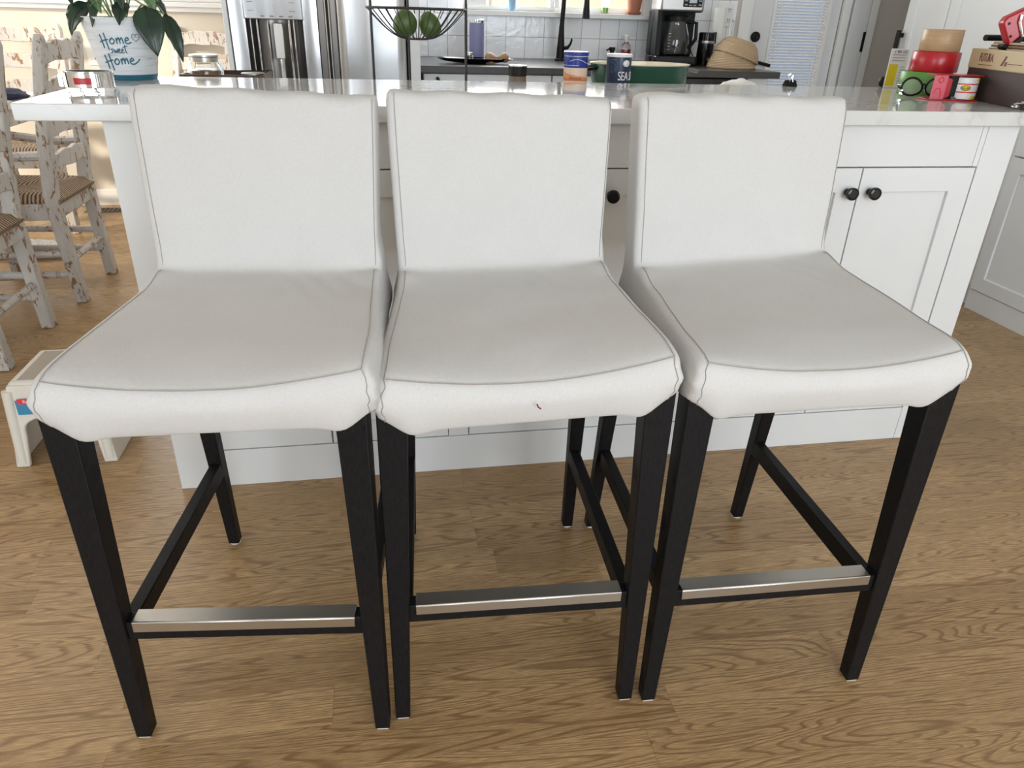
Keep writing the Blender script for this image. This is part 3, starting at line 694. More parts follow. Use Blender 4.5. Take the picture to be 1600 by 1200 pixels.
def dining_chair():
    """local: back posts at y=0, seat toward +y"""
    r = thing('dining_chair', '', 'chair', (0, 0, 0), 0, 'distressed ladder back dining chairs')
    for sx in (-1, 1):
        bm = BM(); post(bm, [(sx * .183, .0, 0), (sx * .183, .012, .2), (sx * .183, .02, .42), (sx * .183, -.005, .62), (sx * .183, -.04, .82), (sx * .183, -.068, .955), (sx * .183, -.072, .985)], [.048, .048, .05, .048, .046, .044, .022], [.042, .044, .046, .044, .04, .036, .026])
        obj('leg', bm, 'distress', r, bevel=.005)
        bm = BM(); post(bm, [(sx * .215, .40, 0), (sx * .215, .40, .42), (sx * .215, .392, .48), (sx * .218, .372, .54), (sx * .218, .372, .585)], [.044, .046, .042, .034, .038], [.044, .046, .05, .044, .05])
        obj('leg', bm, 'distress', r, bevel=.005)
        bm = BM(); post(bm, [(0, 0, 0), (0, 0, 1)], 1, 1); bm.free()
        bm = BM()
        arm = catmull([(sx * .185, .0, .575), (sx * .195, .12, .572), (sx * .212, .26, .585), (sx * .22, .37, .598), (sx * .22, .43, .588)], 4)
        tube(bm, arm, .022, 8, flat=.8); obj('arm', bm, 'distress', r)
        bm = BM(); hexa(bm, [(sx * .185 - .012, .02, .335), (sx * .185 + .012, .02, .335), (sx * .185 + .012, .02, .40), (sx * .185 - .012, .02, .40)], [(sx * .213 - .012, .40, .335), (sx * .213 + .012, .40, .335), (sx * .213 + .012, .40, .40), (sx * .213 - .012, .40, .40)])
        obj('seat_rail', bm, 'distress', r, bevel=.003)
        for zz in (.20, .115): obj('stretcher', tube(BM(), [(sx * .183, .01, zz), (sx * .215, .40, zz)], .0135, 10), 'distress', r)
    for zc, h in ((.925, .066), (.80, .066), (.675, .066), (.545, .06)):
        yb = -.06 + (.925 - zc) * .15
        obj('slat', wavy_slat(BM(), -.175, .175, yb, zc, h, .018, .012), 'distress', r, bevel=.003)
    obj('seat_rail', box(BM(), -.205, .205, .39, .414, .335, .40), 'distress', r, bevel=.003)
    obj('seat_rail', box(BM(), -.175, .175, .008, .03, .335, .40), 'distress', r, bevel=.003)
    obj('stretcher', tube(BM(), [(-.215, .40, .16), (.215, .40, .16)], .014, 10), 'distress', r)
    obj('stretcher', tube(BM(), [(-.183, .01, .17), (.183, .01, .17)], .0135, 10), 'distress', r)
    bm = BM(); n = 20; g = []
    for i in range(n + 1):
        row = []
        for j in range(n + 1):
            u, v = -1 + 2 * i / n, -1 + 2 * j / n
            hw = .185 + .035 * (v + 1) / 2; e = max(abs(u), abs(v)); z = .437 - .03 * smoothstep(.86, 1.0, e) - .010 * (1 - e)
            z += .004 * math.exp(-((abs(u) - abs(v)) / .06) ** 2) * -1
            row.append(bm.verts.new((u * (hw + .012), .205 + v * .215, z)))
        g.append(row)
    for i in range(n):
        for j in range(n): bm.faces.new((g[i][j], g[i + 1][j], g[i + 1][j + 1], g[i][j + 1]))
    rim = [g[i][0] for i in range(n + 1)] + [g[n][j] for j in range(1, n + 1)] + [g[i][n] for i in range(n - 1, -1, -1)] + [g[0][j] for j in range(n - 1, 0, -1)]
    lowr = [bm.verts.new((v.co.x * .97, .205 + (v.co.y - .205) * .97, .392)) for v in rim]
    for k in range(len(rim)): bm.faces.new((rim[k], rim[(k + 1) % len(rim)], lowr[(k + 1) % len(rim)], lowr[k]))
    bm.faces.new(lowr); obj('rush_seat', bm, 'rush', r)
    return r
def dup(root, loc, rz, label):
    r = root.copy(); C.objects.link(r); r.location = loc; r.rotation_euler = (0, 0, rz); r['label'] = label
    for ch in list(root.children):
        c = ch.copy(); C.objects.link(c); c.parent = r
        for g in ch.children:
            d = g.copy(); C.objects.link(d); d.parent = c
    return r
P_ = dining_chair(); P_.location = (-.69, 1.60, 0); P_.rotation_euler = (0, 0, PI / 2)
P_['label'] = 'distressed white rush seat chair whose back stands beside the potted plant and island corner'
dup(P_, (-.72, .965, 0), PI / 2, 'distressed white chair cut by the photo edge, nearest the plastic step stool')
dup(P_, (-1.285, 2.87, 0), PI, 'sunlit distressed chair against the beige wall beyond the blue cloth')
dup(P_, (-.42, 2.92, 0), PI - .55, 'sunlit distressed chair beside the refrigerator behind the glass jar')

tb = thing('dining_table', 'distressed white dining table with a folded blue cloth on it', 'table', (0, 0, 0))
obj('tabletop', box(BM(), -1.95, -.945, .35, 2.20, .685, .72), 'distress_table', tb, bevel=.006)
bm = BM(); box(bm, -1.90, -.985, .40, .425, .615, .685); box(bm, -1.90, -.985, 2.125, 2.15, .615, .685); box(bm, -1.90, -1.875, .425, 2.125, .615, .685); box(bm, -1.01, -.985, .425, 2.125, .615, .685)
obj('apron', bm, 'distress', tb, bevel=.004)
for yy in (.50, 2.06):
    bm = BM(); sil = [(-1.43, .07), (-1.47, .10), (-1.44, .2), (-1.40, .33), (-1.45, .45), (-1.50, .55), (-1.48, .66), (-1.48, .685)]
    poly = sil + [(-2.83 - a, b) for a, b in sil[::-1]]
    prism(bm, poly, 'y', yy - .03, yy + .03); obj('pedestal', bm, 'distress', tb, bevel=.006)
    bm = BM(); prism(bm, [(-1.83, 0), (-.985, 0), (-.965, .03), (-.965, .06), (-1.25, .085), (-1.58, .085), (-1.85, .06), (-1.85, .02)], 'y', yy - .05, yy + .05)
    obj('foot', bm, 'distress', tb, bevel=.006)
obj('stretcher', box(BM(), -1.44, -1.39, .53, 2.03, .16, .25), 'distress', tb, bevel=.005)
# blue cloth
bm = BM(); n = 18; g = []
for i in range(n + 1):
    row = []
    for j in range(n + 1):
        u, v = i / n, j / n
        z = .018 + .016 * math.sin(u * 7 + v * 3) * (1 - abs(2 * v - 1)) + .014 * noise.noise(Vector((u * 4, v * 5, 2.1)))
        if min(u, v, 1 - u, 1 - v) < .04: z = .003
        row.append(bm.verts.new((u * .34 - .17 + .03 * math.sin(v * 6), v * .22 - .11 + .02 * math.sin(u * 5), max(.003, z))))
    g.append(row)
for i in range(n):
    for j in range(n): bm.faces.new((g[i][j], g[i + 1][j], g[i + 1][j + 1], g[i][j + 1]))
cl = obj('folded_cloth', bm, 'denim', loc=(-1.12, 1.96, .7212)); cl.rotation_euler = (0, 0, .2); cl.scale = (1, 1, .7)
so = cl.modifiers.new('cloth', 'SOLIDIFY'); so.thickness = .012; so.offset = 1
tag(cl, 'dark blue folded cloth lying on the white dining table', 'cloth')
# wall outlet, floor vent
def plate(name, label, cat, x0, x1, z0, z1, y, gangs=1, kind='outlet', m='ivory'):
    r = thing(name, label, cat, ((x0 + x1) / 2, y, (z0 + z1) / 2)); w, h = (x1 - x0) / 2, (z1 - z0) / 2
    obj('cover_plate', box(BM(), -w, w, -.005, 0, -h, h), m, r, bevel=.002)
    for gI in range(gangs):
        cx = (gI - (gangs - 1) / 2) * 2 * w / gangs
        for dz in (-.42, .42):
            s = obj('socket', disc_y(BM(), cx, -.0045, dz * h, [(.016, 0), (.016, .0025)], 20), m, r)
            bm = BM(); box(bm, cx - .007, cx - .004, -.0085, -.0065, dz * h - .002, dz * h + .007); box(bm, cx + .004, cx + .007, -.0085, -.0065, dz * h - .002, dz * h + .006); box(bm, cx - .002, cx + .002, -.0085, -.0065, dz * h - .010, dz * h - .006)
            obj('slot', bm, 'black', s)
    return r
plate('wall_outlet', 'white electrical outlet on the beige dining wall', 'outlet', -1.035, -.945, .775, .885, YD)
plate('wall_outlet', 'double outlet plate on the tiled wall behind the paper towel roll', 'outlet', 2.335, 2.425, 1.06, 1.175, YK, 2, m='trim')
vt = thing('floor_vent', 'brown floor register by the dining room baseboard', 'vent', (-1.02, 2.97, 0))
obj('vent_frame', box(box(box(box(BM(), -.16, .16, -.05, -.035, 0.0, .004), -.16, .16, .035, .05, 0, .004), -.16, -.145, -.035, .035, 0, .004), .145, .16, -.035, .035, 0, .004), 'vent', vt)
bm = BM()
for k in range(12): box(bm, -.14 + k * .024, -.128 + k * .024, -.035, .035, 0.0005, .003)
obj('vent_slat', bm, 'vent', vt)
obj('vent_well', box(BM(), -.145, .145, -.035, .035, 0.0002, .0008), 'black', vt)

# ================================================================== STEP STOOL
ss = thing('step_stool', 'off white plastic step stool with a blue and red sticker beside the slipcovered stool', 'step stool', (-.318, .285, 0))
hx, hy, H2 = .100, .105, .232
bm = BM(); box(bm, -hx, hx, -hy, hy, H2 - .02, H2); obj('stool_top', bm, 'plastic', ss, bevel=.012, seg=3)
obj('grip_mat', box(BM(), -hx + .018, hx - .018, -hy + .015, hy - .015, H2 - .004, H2 + .0012), 'grip', ss, bevel=.004)
for sy in (-1, 1):
    bm = BM()
    zt, zb = H2 - .006, 0.0
    sp = .024
    n = 16; poly = [(-hx - sp, 0), (-hx - sp + .034, 0)]
    for k in range(n + 1):
        a = PI - PI * k / n; poly.append((.5 * 0 + (hx - .012) * .92 * math.cos(a) * (1 if k not in (0, n) else 1), .085 + .055 * math.sin(a) ** .5))
    poly += [(hx + sp - .034, 0), (hx + sp, 0), (hx, zt), (-hx, zt)]
    yo = sy * hy; prism(bm, poly, 'y', -.007, .007)
    for v in bm.verts: v.co.y = yo + v.co.y + sy * (1 - v.co.z / H2) * .02
    obj('side_apron', bm, 'plastic', ss, bevel=.004)
for sx in (-1, 1):
    bm = BM(); hexa(bm, [(sx * (hx + sp), -hy - .018, 0), (sx * (hx + sp), hy + .018, 0), (sx * (hx + sp - .01), hy + .018, 0), (sx * (hx + sp - .01), -hy - .018, 0)],
                    [(sx * hx, -hy, H2 - .006), (sx * hx, hy, H2 - .006), (sx * (hx - .01), hy, H2 - .006), (sx * (hx - .01), -hy, H2 - .006)])
    obj('end_wall', bm, 'plastic', ss, bevel=.003)
    for sy in (-1, 1):
        bm = BM(); tube(bm, [(sx * (hx + sp - .018), sy * (hy + .018), .012), (sx * (hx + .0), sy * (hy + .003), H2 - .02)], .014, 12); obj('leg', bm, 'plastic', ss)
st = obj('sticker', box(BM(), -.084, .02, -hy - .0165, -hy - .0145, .150, .190), 'stickerblue', ss)
obj('sticker_band', box(BM(), -.078, .02, -hy - .0178, -hy - .0165, .180, .1945), 'lightred', st)
tx = text_bm('Rubbermaid', .012, .0002); bmesh.ops.transform(tx, matrix=Matrix.Translation((-.036, -hy - .018, .187)) @ Matrix.Rotation(PI / 2, 4, 'X'), verts=tx.verts); obj('sticker_lettering', tx, 'paper', st)

# ================================================================== ON THE ISLAND
ZT = .9147
# potted plant
pp = thing('potted_plant', 'trailing green plant in a whitewashed Home sweet Home pot on the island', 'potted plant', (-.088, .545, ZT))
r0, r1, ph = .0625, .0905, .140
def pr_(z): return r0 + (r1 - r0) * (z / ph)
pot = obj('pot', lathe(BM(), [(pr_(.012), .012), (pr_(.05), .05), (pr_(.10), .10), (r1, ph), (r1 + .001, ph + .002), (r1 - .005, ph + .002), (r1 - .009, ph - .02)], 56, cap0=True, cap1=True), 'pot', pp)
obj('teal_base', lathe(BM(), [(r0 - .001, 0), (r0 + .0005, .004), (pr_(.0125) + .0006, .0125)], 48), 'teal', pot)
obj('soil', lathe(BM(), [(r1 - .010, ph - .015), (r1 - .010, ph - .012)], 40), 'soil', pp)
def onpot(u, v):   # u metres along the arc, v height; arc centred on a direction facing the camera
    r = pr_(v) + .0007; a = -PI / 2 + .32 + u / r; return Vector((r * math.cos(a), r * math.sin(a), v))
def ink(strokes, ox, oz, sc, m, w, name):
    bm = BM()
    for s in strokes:
        pts = catmull([(a, b, 0) for a, b in s], 5); tube(bm, [onpot(ox + p.x * sc, oz + p.y * sc) for p in pts], w, 6)
    obj(name, bm, m, pot)
Hs = [[(.1, 1.25), (.3, .5), (.5, -.55)], [(.75, 1.45), (.95, .3), (1.15, -.75)], [(.0, .25), (.5, .42), (1.2, .62)]]
oo = [[(1.75, .75), (1.45, .5), (1.5, .1), (1.85, .08), (2.05, .45), (1.8, .78), (1.6, .7)]]
mm = [[(2.3, .8), (2.4, .05)], [(2.38, .5), (2.65, .85), (2.78, .1)], [(2.78, .5), (3.05, .85), (3.2, .1)]]
ee = [[(3.45, .45), (3.9, .6), (3.75, .88), (3.45, .6), (3.55, .15), (3.9, .12), (4.25, .3)]]
home = Hs + oo + mm + ee
home2 = Hs + oo + mm + [[(3.45, .45), (3.9, .6), (3.75, .88), (3.45, .6), (3.55, .15), (4.0, .1), (4.5, .45), (4.75, .75)]]
sweet = [[(.3, .85), (.05, .7), (.3, .45), (.1, .1), (-.1, .15)], [(.5, .8), (.65, .1), (.85, .6), (1.0, .1), (1.2, .85)], [(1.3, .45), (1.6, .55), (1.5, .85), (1.3, .5), (1.4, .1), (1.75, .2)],
         [(1.85, .45), (2.15, .55), (2.05, .85), (1.85, .5), (1.95, .1), (2.3, .2)], [(2.5, 1.5), (2.55, .4), (2.75, .05)], [(2.1, 1.1), (2.6, 1.25), (3.0, 1.35)]]
ink(home, -.060, .083, .0172, 'ink', .0015, 'lettering'); ink(sweet, -.036, .062, .0128, 'ink', .0011, 'lettering'); ink(home2, -.058, .0365, .0175, 'ink', .0016, 'lettering')
heart = [[(0, 0), (-.45, .45), (-.4, .95), (-.1, 1.0), (0, .7), (.15, 1.0), (.5, .95), (.5, .45), (0, 0)]]
ink(heart, .0235, .0890, .0165, 'greyink', .0010, 'heart_outline')
def leaf(base, tip, width, up, m, droop=.25, curl=.15, n=10, name='leaf', pet=None):
    base, tip = Vector(base), Vector(tip); d = tip - base; L = d.length; ax = d.normalized()
    side = ax.cross(Vector(up)).normalized(); nr = side.cross(ax).normalized()
    bm = BM(); rows = []
    for i in range(n + 1):
        s = i / n; w = width * (math.sin(PI * min(1, s ** .72)) ** .85) * (1 - .25 * s) if 0 < i < n else .0006
        c = base + d * s + nr * (droop * L * math.sin(PI * s) * .5)
        row = []
        for j in range(-3, 4):
            q = j / 3; row.append(bm.verts.new(c + side * (w * q) + nr * (curl * w * (abs(q) ** 1.5 - .3) + .002 * math.cos(q * 10 + s * 25) * abs(q))))
        rows.append(row)
    for A_, B_ in zip(rows, rows[1:]):
        for k in range(6): bm.faces.new((A_[k], A_[k + 1], B_[k + 1], B_[k]))
    o = obj(name, bm, m, pp); so = o.modifiers.new('t', 'SOLIDIFY'); so.thickness = .0008
    vb = BM(); tube(vb, [base + d * (i / n) + nr * (droop * L * math.sin(PI * i / n) * .5 + .0008 - curl * .3 * width * math.sin(PI * i / n) * .8) for i in range(n + 1)], .0006, 5)
    if m == 'leafl':
        for i in range(2, n - 1):
            s = i / n; c = base + d * s + nr * (droop * L * math.sin(PI * s) * .5 + .001)
            for sg in (-1, 1): tube(vb, [c, c + side * (sg * width * .4) + d * .07 + nr * .0005, c + side * (sg * width * .75 * math.sin(PI * s)) + d * .12 + nr * (curl * width * .5)], .0005, 4)
    obj('midrib', vb, 'vein' if m == 'leafl' else 'leaf', o)
    stem = BM(); tube(stem, [Vector((base.x * .2, base.y * .2, ph - .01)), (Vector((base.x * .55, base.y * .55, max(ph + .015, base.z + .02)))), base], .0022, 6); obj('stem', stem, 'vein', pp)
# (base, tip, width, facing, material); local coords around the pot centre
leaf((-.055, -.03, .172), (-.105, -.045, .100), .030, (-.4, -1, .5), 'leaf', .35)
leaf((-.075, -.02, .165), (-.098, -.03, .135), .018, (-.5, -1, .4), 'leaf', .2)
leaf((-.020, -.045, .205), (-.040, -.085, .120), .017, (0, -1, .3), 'leaf', .2)
leaf((.03, -.05, .175), (.024, -.096, .126), .022, (0, -1, .4), 'leaf', .25)
leaf((.080, -.064, .168), (.098, -.092, .058), .038, (.3, -1, .3), 'leaf', .2)
leaf((.116, -.035, .152), (.148, -.060, .044), .021, (.5, -1, .2), 'leaf', .28)
leaf((-.035, -.02, .255), (-.015, -.085, .150), .036, (-.1, -1, .4), 'leafl', .3)
leaf((.060, -.01, .250), (.100, -.055, .148), .030, (.4, -1, .4), 'leafl', .35)
leaf((.012, -.02, .24), (.035, -.075, .155), .02, (0, -1, .5), 'leaf', .3)
leaf((-.075, .0, .250), (-.090, -.04, .165), .034, (-.5, -1, .3), 'leaf', .3)
leaf((-.02, .02, .27), (-.10, .06, .24), .036, (0, -.4, 1), 'leafl', .3)
leaf((.02, .03, .28), (.09, .08, .26), .036, (0, -.4, 1), 'leafl', .3)
leaf((.0, .0, .27), (.0, -.06, .31), .034, (0, -.5, 1), 'leafl', .3)
leaf((.06, .02, .2), (.11, .02, .135), .022, (1, -.4, .4), 'leaf', .3)

# coiled chrome strap
cs = thing('coiled_strap', 'coiled chrome link strap with a red insert lying on the island corner', 'strap', (-.070, .190, ZT)); cs.scale = (.76, .76, .80)
bm = BM(); n = 40
def ringband(bm, r, z0, z1, a0, a1, th=.002, n=36, sx=1.0, sy=.75):
    F = []
    for k in range(n + 1):
        a = a0 + (a1 - a0) * k / n; c_, s_ = math.cos(a), math.sin(a)
        F.append([bm.verts.new((sx * (r - th) * c_, sy * (r - th) * s_, z0)), bm.verts.new((sx * r * c_, sy * r * s_, z0)), bm.verts.new((sx * r * c_, sy * r * s_, z1)), bm.verts.new((sx * (r - th) * c_, sy * (r - th) * s_, z1))])
    for P, Q in zip(F, F[1:]):
        for k in range(4): bm.faces.new((P[k], P[(k + 1) % 4], Q[(k + 1) % 4], Q[k]))
    bm.faces.new(F[0][::-1]); bm.faces.new(F[-1]); return bm
obj('outer_band', ringband(BM(), .066, .013, .050, 0, 2 * PI - .001), 'chrome', cs, bevel=.001, seg=1)
obj('inner_band', ringband(BM(), .058, .012, .053, .4, 2 * PI + .1), 'chrome', cs, bevel=.001, seg=1)
obj('red_insert', ringband(BM(), .0672, .022, .038, -PI / 2 - .38, -PI / 2 + .32, .0016), 'red', cs)
bm = BM()
for k in range(5): ringband(bm, .0684, .016, .048, -PI / 2 + .36 + k * .085, -PI / 2 + .40 + k * .085, .002, 4)
obj('link_rib', bm, 'steel', cs)
obj('band_slot', ringband(BM(), .0668, .014, .050, -PI / 2 - .80, -PI / 2 - .73, .002, 4), 'black', cs)
bm = BM(); box(bm, -.004, .006, -.002, .002, .0, .03, Matrix.Translation((-.068, -.022, .014)) @ Matrix.Rotation(-.7, 4, 'Z') @ Matrix.Scale(1.6, 4, (1, 0, 0))); obj('clasp', bm, 'chrome', cs, bevel=.001)
bm = BM()
for a in (-PI / 2 - .2, -PI / 2 + .45, PI / 2, 0.2, PI - .2): tube(bm, [(.058 * math.cos(a), .75 * .058 * math.sin(a), .014), (.066 * math.cos(a), .75 * .066 * math.sin(a), .006), (.060 * math.cos(a + .15), .75 * .062 * math.sin(a + .15), .0018)], .0018, 6)
obj('prong', bm, 'chrome', cs)

# binder clip
bc = thing('binder_clip', 'black binder clip standing on the far edge of the island worktop', 'binder clip', (1.792, .612, ZT), .1); bc.scale = (.85, .85, .85)
obj('clip_body', prism(BM(), [(-.016, 0), (.016, 0), (.003, .020), (-.003, .020)], 'x', -.022, .022), 'black', bc, bevel=.0015)
for s in (-1, 1):
    bm = BM(); tube(bm, [(-.009, s * .010, .004), (-.006, s * .004, .020), (-.004, s * .003, .028), (-.0095, s * .004, .036), (-.005, s * .005, .043), (.005, s * .005, .043), (.0095, s * .004, .036), (.004, s * .003, .028), (.006, s * .004, .020), (.009, s * .010, .004)], .0009, 6); obj('wire_handle', bm, 'chrome', bc)

# tape rolls
def tape(label, x, y, z, r, h, m, core='kraft'):
    t_ = thing('tape_roll', label, 'tape roll', (x, y, z), 0, 'tape rolls stacked on the island')
    obj('tape', lathe(BM(), [(r * .66, 0), (r - .002, 0), (r, .002), (r, h - .002), (r - .002, h), (r * .66, h), (r * .66, 0)], 64, cap0=False, cap1=False), m, t_, sharp=50)
    obj('cardboard_core', lathe(BM(), [(r * .6, .0), (r * .655, 0), (r * .655, h), (r * .6, h), (r * .6, 0)], 48, cap0=False, cap1=False), core, t_, sharp=50)
    return t_
tape('wide green tape roll at the bottom of the stack', 2.096, .409, ZT, .067, .060, 'green')
tape('wide glossy red tape roll between the green and kraft rolls', 2.108, .403, ZT + .0605, .0625, .052, 'red')
tape('wide kraft brown tape roll on top of the stack', 2.111, .403, ZT + .113, .0525, .056, 'kraft')
# yellow label card in blister
yc = thing('blister_pack', 'tall white and yellow retail pack leaning beside the green tape', 'package', (2.140, .598, ZT), -.15)
obj('card', box(BM(), -.036, .022, -.002, .002, 0, .112), 'paper', yc, bevel=.006)
obj('yellow_panel', box(BM(), -.034, -.006, -.0035, -.002, .006, .068), 'yellow', yc)
bm = BM()
for k in range(7): box(bm, .002, .016, -.0035, -.002, .012 + k * .008, .0135 + k * .008)
for k in range(3): box(bm, -.028, .012, -.0035, -.002, .078 + k * .008, .0795 + k * .008)
obj('print_line', bm, 'greyink', yc)
tx = text_bm('1 IN 1/2', .012, .0002); bmesh.ops.transform(tx, matrix=Matrix.Translation((-.006, -.0028, .103)) @ Matrix.Rotation(PI / 2, 4, 'X'), verts=tx.verts); obj('lettering', tx, 'black', yc)
tag(obj('black_ball', lathe(BM(), [(.006, 0), (.013, .004), (.017, .012), (.017, .018), (.013, .027), (.006, .031)], 28), 'black', loc=(2.119, .625, ZT)), 'small round black object half hidden behind the white and yellow pack', 'ball')
# eyeglasses
gl = thing('eyeglasses', 'dark rimmed reading glasses leaning against the green tape roll', 'glasses', (2.018, .303, ZT), -.25)
def rimpts(cx, w, h, tilt, sx=1):
    return [(cx + w * math.cos(a) * (1 - .12 * math.sin(a)), -.010 + .012 * (1 + math.sin(a)), .004 + h + h * .95 * math.sin(a) + tilt * math.cos(a)) for a in [2 * PI * k / 28 for k in range(28)]]
for cx, nm in ((-.032, 0), (.032, 1)):
    rm = obj('lens_rim', tube(BM(), rimpts(cx, .027, .0225, .003), .0030, 8, closed=True), 'gloss', gl)
    bm = BM(); vs = [bm.verts.new(p) for p in rimpts(cx, .0265, .022, .003)]; bm.faces.new(vs); o = obj('lens', bm, M['pane'], rm); so = o.modifiers.new('t', 'SOLIDIFY'); so.thickness = .0015
obj('bridge', tube(BM(), [(-.006, .006, .030), (0, .004, .034), (.006, .006, .030)], .002, 8), 'gloss', gl)
obj('temple_arm', tube(BM(), [(-.058, .004, .03), (-.060, .03, .028), (-.050, .045, .022), (-.03, .052, .010)], .002, 8), 'gloss', gl)
obj('temple_arm', tube(BM(), [(.058, .004, .03), (.060, .022, .028), (.040, .036, .022)], .002, 8), 'gloss', gl)
bm = BM(); box(bm, -.063, -.053, -.005, .003, .006, .012); box(bm, -.061, -.055, -.006, .003, .014, .019); obj('hinge', bm, 'chrome', gl, bevel=.001)
# tape dispenser with packing tape
td = thing('tape_dispenser', 'red packing tape dispenser holding a white Gold labelled roll', 'tape dispenser', (2.048, .247, ZT), -.2)
Wt = .0655
obj('base_plate', box(BM(), -.062, .070, -.030, .032, 0, .0035), 'red', td, bevel=.001)
obj('top_plate', box(BM(), -.052, .072, -.028, .03, .0605, .0635), 'red', td, bevel=.001)
fl_ = obj('clear_flap', box(BM(), -.058, -.022, -.031, -.029, .003, .0615), 'pinkclear', td, bevel=.001)
bm = BM(); tube(bm, [(-.052, -.032, .018), (-.046, -.032, .03), (-.038, -.032, .03), (-.033, -.032, .018), (-.033, -.032, .006)], .0011, 6); tube(bm, [(-.047, -.032, .05), (-.04, -.032, .042), (-.032, -.032, .05), (-.04, -.032, .058)], .0011, 6, closed=True); obj('embossed_ridge', bm, 'lightred', fl_)
bm = BM(); box(bm, -.022, -.017, -.030, .0, .006, .055); box(bm, -.016, -.012, -.028, .0, .008, .054); box(bm, -.011, -.007, -.026, .0, .010, .052); obj('ribbed_brake', bm, 'red', td)
obj('cutter_blade', box(BM(), -.006, .012, -.028, -.026, .004, .012, Matrix.Rotation(.5, 4, 'Y')), 'chrome', td)
obj('post', box(BM(), -.008, .012, -.02, .015, .004, .060), 'black', td)
rl = obj('white_roll', lathe(BM(), [(.0325, 0), (.0335, .001), (.0335, .052), (.0325, .053)], 48, cx=.0385, cy=-.0005), 'paper', td)
for v in rl.data.vertices: v.co.z += .0045
def band(r, z0, z1, a0, a1, m, nm, cx=.0385, n=20):
    bm = BM(); F = []
    for k in range(n + 1):
        a = a0 + (a1 - a0) * k / n; F.append((bm.verts.new((cx + r * math.cos(a), -.0005 + r * math.sin(a), z0)), bm.verts.new((cx + r * math.cos(a), -.0005 + r * math.sin(a), z1))))
    for P, Q in zip(F, F[1:]): bm.faces.new((P[0], Q[0], Q[1], P[1]))
    o = obj(nm, bm, m, rl); so = o.modifiers.new('t', 'SOLIDIFY'); so.thickness = .0004; return o
band(.0339, .0205, .0235, -PI, 0.05, 'lightred', 'red_stripe'); band(.0339, .0405, .0435, -PI, .05, 'lightred', 'red_stripe')
def oval(cu, cz, rw, rh, m, r=.0342, nm='gold_badge'):
    bm = BM(); c0 = None; pts = []
    for k in range(28):
        a = 2 * PI * k / 28; an = cu + rw * math.cos(a) / r; pts.append(bm.verts.new((.0385 + r * math.cos(an), -.0005 + r * math.sin(an), cz + rh * math.sin(a))))
    c0 = bm.verts.new((.0385 + (r + .0002) * math.cos(cu), -.0005 + (r + .0002) * math.sin(cu), cz))
    for k in range(28): bm.faces.new((c0, pts[k], pts[(k + 1) % 28]))
    o = obj(nm, bm, m, rl); so = o.modifiers.new('t', 'SOLIDIFY'); so.thickness = .0003; return o
oval(-PI / 2 - .30, .0325, .0125, .0068, 'maroon'); bd_ = oval(-PI / 2 - .30, .0325, .0115, .0058, 'yellow', .0345); oval(-PI / 2 + .7, .054, .010, .004, 'yellow'); oval(-PI / 2 + .45, .0095, .011, .0042, 'yellow')
tx = text_bm('Gold', .0085, .0002)
for v in tx.verts:
    a = -PI / 2 - .30 + v.co.x / .0345; z = .0325 + v.co.y; rr = .0349 + v.co.z; v.co = Vector((.0385 + rr * math.cos(a), -.0005 + rr * math.sin(a), z))
obj('badge_lettering', tx, 'maroon', bd_)

# carton with folded card sheets
cb_ = thing('carton', 'brown and gold lettered carton holding folded card at the island end', 'box', (2.150, .318, ZT), -1.80)
# local: x runs along the visible face (from far-left corner toward the camera), face looks to -y
obj('carton_body', box(BM(), 0, .33, 0, .22, 0, .080), 'brown', cb_, bevel=.002)
gp = obj('gold_band', box(BM(), -.002, .332, -.003, .004, .078, .126), 'gold', cb_, bevel=.0025)
obj('carton_flap', box(BM(), -.002, .332, .216, .223, .078, .126), 'gold', cb_, bevel=.002)
obj('carton_flap', box(BM(), -.003, .002, .004, .216, .078, .115), 'gold', cb_, bevel=.002); obj('carton_flap', box(BM(), .328, .333, .004, .216, .078, .115), 'gold', cb_, bevel=.002)
tx = text_bm('FUTURA', .026, .0003, shear=.0, spacing=.9); bmesh.ops.transform(tx, matrix=Matrix.Translation((.085, -.0035, .105)) @ Matrix.Rotation(PI / 2, 4, 'X') @ Matrix.Diagonal((.75, 1.1, 1, 1)), verts=tx.verts); obj('lettering', tx, 'maroon', gp)
bm = BM(); box(bm, .055, .118, -.0038, -.003, .0875, .0888)
obj('underline', bm, 'maroon', gp)
bm = BM(); prism(bm, [(.160, .090), (.169, .090), (.182, .112), (.176, .114)], 'y', -.0038, -.003); prism(bm, [(.177, .090), (.186, .090), (.188, .100), (.180, .100)], 'y', -.0038, -.003); obj('emblem', bm, 'maroon', gp)
bm = BM(); box(bm, .192, .255, -.0038, -.003, .095, .0965); obj('print_line', bm, 'maroon', gp)
for k in range(9):
    o = obj('cardboard_sheet', box(BM(), .012 + k * .004, .322, .008 + k * .002, .212, .0805 + k * .0072, .086 + k * .0072), 'ridge' if k % 2 else 'kraft', None, bevel=.001)
    o.location = cb_.location; o.rotation_euler = (0, 0, cb_.rotation_euler.z)
    o.location.z += .0
    tag(o, ['lowest', 'second lowest', 'third lowest', 'fourth lowest', 'middle', 'fourth from the top', 'third from the top', 'second from the top', 'topmost'][k] + ' folded brown card sheet in the lettered carton', 'cardboard', 'card sheets in the carton')
bk = obj('black_sleeve', catm := tube(BM(), catmull([(.02, .012, .1520), (.012, .08, .1525), (.016, .15, .1520)], 5), .010, 10, flat=.8), 'black')
bk.location = cb_.location; bk.rotation_euler = (0, 0, -1.80)
tag(bk, 'soft black strap lying over the card beside the kraft tape', 'strap')
